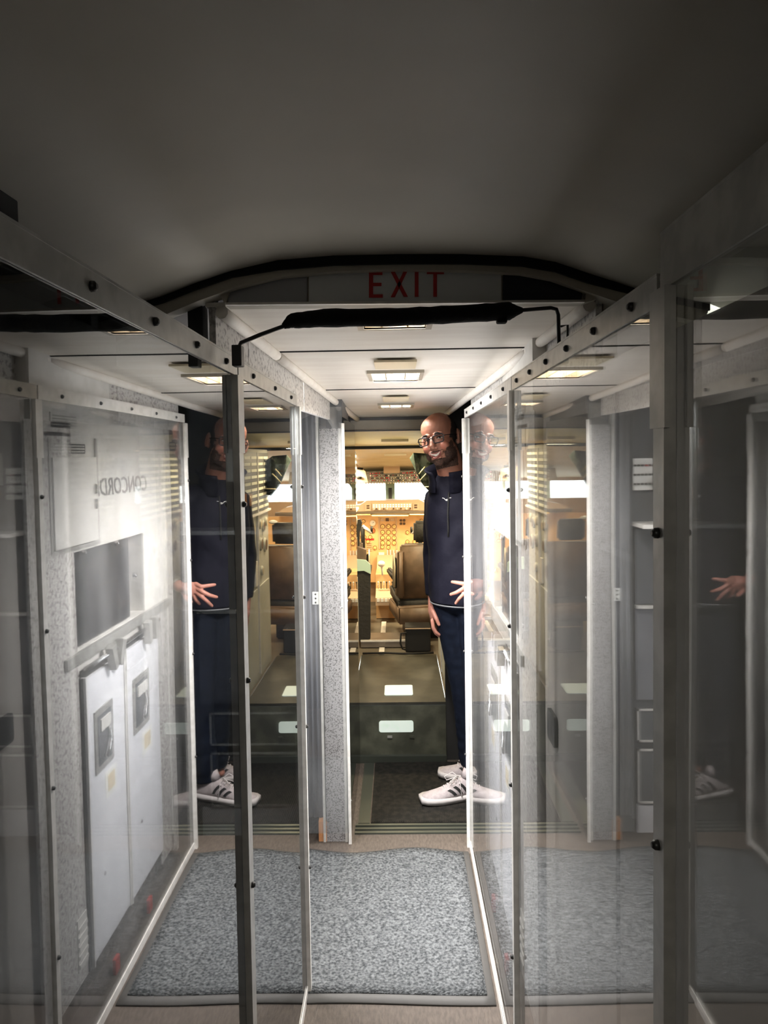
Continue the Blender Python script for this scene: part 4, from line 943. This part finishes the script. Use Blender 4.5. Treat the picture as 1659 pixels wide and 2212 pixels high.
for z, rx, ry, cx_ in ((1.505, .074, .076, .256), (1.47, .092, .086, .260), (1.435, .118, .098, .266), (1.39, .148, .110, .275), (1.32, .158, .120, .28), (1.22, .160, .122, .283), (1.12, .156, .122, .287), (1.02, .160, .126, .292), (.96, .163, .128, .296), (.905, .164, .128, .297)):
    rings.append([b.verts.new(Vector((cx_, 3.42, z)) + Rt @ Vector((rx * math.cos(a), ry * math.sin(a), 0))) for a in [2 * PI * k / 28 for k in range(28)]])
for i in range(len(rings) - 1):
    for k in range(28): b.faces.new((rings[i][k], rings[i][(k + 1) % 28], rings[i + 1][(k + 1) % 28], rings[i + 1][k]))
b.faces.new(rings[0]); b.faces.new(rings[-1][::-1])
caps(b, (0.25, 3.44, 1.40), SR, .075, .066); caps(b, (0.31, 3.40, 1.40), SL, .075, .066)
caps(b, SR, ERm, .064, .054); tube(b, [ERm, WR + Vector((0, 0, .015))], [.054, .038], 20)
caps(b, SL, ELm, .062, .054); tube(b, [ELm, WL.lerp(ELm, .12)], [.054, .037], 20)
def folds(co):
    f_ = 0.006 * noise.noise(Vector((co.x * 9 + co.z * 5, co.y * 4, co.z * 10 - co.x * 9))) + .007 * max(0, noise.noise(Vector((co.x * 4 - co.z * 5, co.y * 4, co.z * 9 + 9 - co.x * 10)))) - .002 
    return f_
jk = remeshed('jacket', b, M_navy, .006, 8, man, folds)
# standing collar, open at the front
b = newbm(); prevs = None; N_ = 30
for layer in (0, 1):
    pass
cc = Vector((0.246, 3.405, 1.462)); g = []
fa = math.radians(-90 - 27)
for i in range(N_ + 1):
    a = fa + math.radians(20) + (2 * PI - math.radians(40)) * i / N_
    back = -math.cos(a - fa) * .5 + .5
    row = []
    for j, (rr_, zz) in enumerate(((.104, -.045), (.092, .0), (.090, .022 + .045 * back), (.100, .040 + .065 * back))):
        lean = (1 - back) * .030 * j / 3
        row.append(b.verts.new(cc + Vector((math.cos(a) * (rr_ + lean), math.sin(a) * (rr_ + lean) * .95, zz))))
    g.append(row)
for i in range(N_):
    for j in range(3): b.faces.new((g[i][j], g[i + 1][j], g[i + 1][j + 1], g[i][j + 1]))
o = obj('collar', b, M_navy, jk, True); o.matrix_parent_inverse = Matrix.Identity(4)
sd = o.modifiers.new('s', 'SOLIDIFY'); sd.thickness = .008
# zip line, hem cord, breast emblem
jb = BVHTree.FromPolygons([v.co for v in jk.data.vertices], [tuple(p.vertices) for p in jk.data.polygons])
td = Rt @ Vector((0, 1, 0))
def js(x, z, off=.001):
    o_ = Vector((.285, 3.42, z)) + Rt @ Vector((x, -.5, 0)); h_ = jb.ray_cast(o_, td)[0]
    return (h_ if h_ is not None else Vector((.285, 3.42, z)) + Rt @ Vector((x, -.12, 0))) - td * off
b = newbm(); tube(b, [js(-.004, 1.42 - k * .04, .002) for k in range(6)], .0045, 6); obj('zip_placket', b, M_black, jk, True)
b = newbm()
emb = W(965, 1078, 3.3)
for pts in (((-.020, .005), (-.012, .003), (-.006, -.004), (0, -.001)), ((.020, .006), (.012, .005), (.004, 0), (-.003, -.008)), ((0, -.001), (.006, -.008), (-.004, -.007))):
    P_ = []
    for u, v in pts:
        h_ = jb.ray_cast(EYE, (W(965 + u * 480, 1078 - v * 480, 3.3) - EYE).normalized())[0]
        P_.append((h_ if h_ else W(965, 1078, 3.3)) - Vector((0, .002, 0)))
    tube(b, P_, .0014, 6)
obj('breast_emblem', b, M_paper, jk, False)
b = newbm(); tube(b, [WL.lerp(ELm, .055) + Vector((0, 0, 0)), WL.lerp(ELm, .13)], [.030, .030], 18); obj('wristwatch', b, M_darkmetal, man, True)
# jeans
b = newbm()
ell(b, (0.30, 3.42, .93), (.145, .115, .10), Rt)
for h_, k_, a_ in ((HR, KR, AR), (HL, KL, AL)):
    caps(b, h_ + Vector((0, 0, -.01)), k_, .090, .068, 3); tube(b, [k_, k_.lerp(a_, .35), a_ + Vector((-.01, 0, .005))], [.068, .062, .055], 20)
remeshed('jeans', b, M_jeans, .006, 3, man, lambda co: .004 * noise.noise(Vector((co.x * 8, co.y * 8, co.z * 25))) * (1.6 if co.z < .3 else .7))
b = newbm(); tube(b, [Vector((.297, 3.42, .903)) + Rt @ Vector((.155 * math.cos(a), -.125 * math.sin(a), 0)) for a in [PI * k / 20 for k in range(21)]], .0035, 6); obj('hem_cord', b, M_dgrey, man, True)
# trainers
def trainer(toe, heel, label, flip):
    toe = Vector(toe); heel = Vector(heel); d_ = (toe - heel); L_ = d_.length; d_.normalize(); n_ = Vector((-d_.y, d_.x, 0)) 
    def Sx(u, v, z): return heel + d_ * (u * L_) + n_ * v + Vector((0, 0, z))
    root = None
    prof_ = [(0.00, .018, .080), (.04, .030, .088), (.12, .034, .092), (.25, .035, .098), (.36, .036, .100), (.48, .039, .088), (.6, .043, .070), (.72, .045, .055), (.84, .043, .050), (.94, .036, .043), (1.0, .020, .032)]
    b = newbm(); g = []
    for u, hw, ht in prof_:
        row = []
        for k in range(13):
            a = PI * k / 12; row.append(b.verts.new(Sx(u, math.cos(a) * hw * (1.0 if abs(math.cos(a)) > .5 else 1), .018 + (ht - .018) * math.sin(a) ** (.75))))
        g.append(row)
    for i in range(len(g) - 1):
        for k in range(12): b.faces.new((g[i][k], g[i][k + 1], g[i + 1][k + 1], g[i + 1][k]))
    b.faces.new(g[0]); b.faces.new(g[-1][::-1])
    for row0, row1 in zip(g, g[1:]): b.faces.new((row0[0], row1[0], row1[-1], row0[-1]))
    sh = obj('trainer', b, M_shoe, man, True); su = sh.modifiers.new('s', 'SUBSURF'); su.levels = su.render_levels = 1
    b = newbm(); ol = []
    for u, hw, ht in prof_: ol.append((u - (.02 if u == 0 else -.015 if u == 1 else 0), hw + .005))
    pl = [(u, v) for u, v in ol] + [(u, -v) for u, v in ol[::-1]]
    lo_ = [b.verts.new(Sx(u, v * .96, .002 + .010 * max(0, u - .75) * 2)) for u, v in pl]; hi_ = [b.verts.new(Sx(u, v, .030 + .004 * math.cos(u * 6))) for u, v in pl]
    b.faces.new(lo_[::-1]); b.faces.new(hi_)
    for i in range(len(pl)): b.faces.new((lo_[i], lo_[(i + 1) % len(pl)], hi_[(i + 1) % len(pl)], hi_[i]))
    s_ = obj('sole', b, M_sole, sh, True); s_.matrix_parent_inverse = Matrix.Identity(4)
    sgn = flip
    def side_pt(u, f_):    # point on the camera-facing side of the upper
        for (u0, h0, t0), (u1, h1, t1) in zip(prof_, prof_[1:]):
            if u0 <= u <= u1:
                q = (u - u0) / (u1 - u0); hw = h0 + (h1 - h0) * q; ht = t0 + (t1 - t0) * q; break
        a = f_ * PI / 2; return Sx(u, sgn * math.cos(a) * (hw + .0025), .018 + (ht + .0015 - .018) * math.sin(a) ** .75)
    for k in range(3):
        u = .36 + k * .092; b = newbm(); A = [side_pt(u - .06 + s * .10, .12 + s * .42) for s in (0, .25, .5, .75, 1)]; B = [side_pt(u - .015 + s * .10, .12 + s * .42) for s in (0, .25, .5, .75, 1)]
        A = [b.verts.new(p) for p in A]; B = [b.verts.new(p) for p in B]
        for i in range(4): b.faces.new((A[i], A[i + 1], B[i + 1], B[i]))
        so = obj('stripe', b, M_black, sh, True); so.matrix_parent_inverse = Matrix.Identity(4)
    b = newbm()
    for k in range(5):
        u = .42 + k * .055; tube(b, [Sx(u, -.020, prof_[4][2] - .012 - k * .008 ), Sx(u + .01, 0, prof_[4][2] + .003 - k * .008), Sx(u, .020, prof_[4][2] - .012 - k * .008)], .0028, 6)
    c0 = Sx(.42, 0, .104)
    for s in (-1, 1): tube(b, [c0, c0 + d_ * .02 + n_ * s * .025 + Vector((0, 0, .012)), c0 + d_ * .055 + n_ * s * .035 + Vector((0, 0, -.008)), c0 + d_ * .05 + n_ * s * .02 + Vector((0, 0, -.02)), c0], .002, 6)
    tube(b, [c0, c0 + n_ * sgn * .025 + Vector((0, 0, -.02)), c0 + n_ * sgn * .045 + Vector((0, 0, -.075))], .002, 6)
    lo2 = obj('lace', b, M_sole, sh, True); lo2.matrix_parent_inverse = Matrix.Identity(4)
    b = newbm(); tube(b, [Sx(.30, 0, .095), Sx(.26, 0, .135)], [.024, .020], 10); tg = obj('tongue', b, M_shoe, sh, True); tg.matrix_parent_inverse = Matrix.Identity(4)
trainer((0.088, 3.295, .009), (0.385, 3.375, .009), '', 1)
trainer((0.185, 3.585, .009), (0.45, 3.545, .009), '', 1)
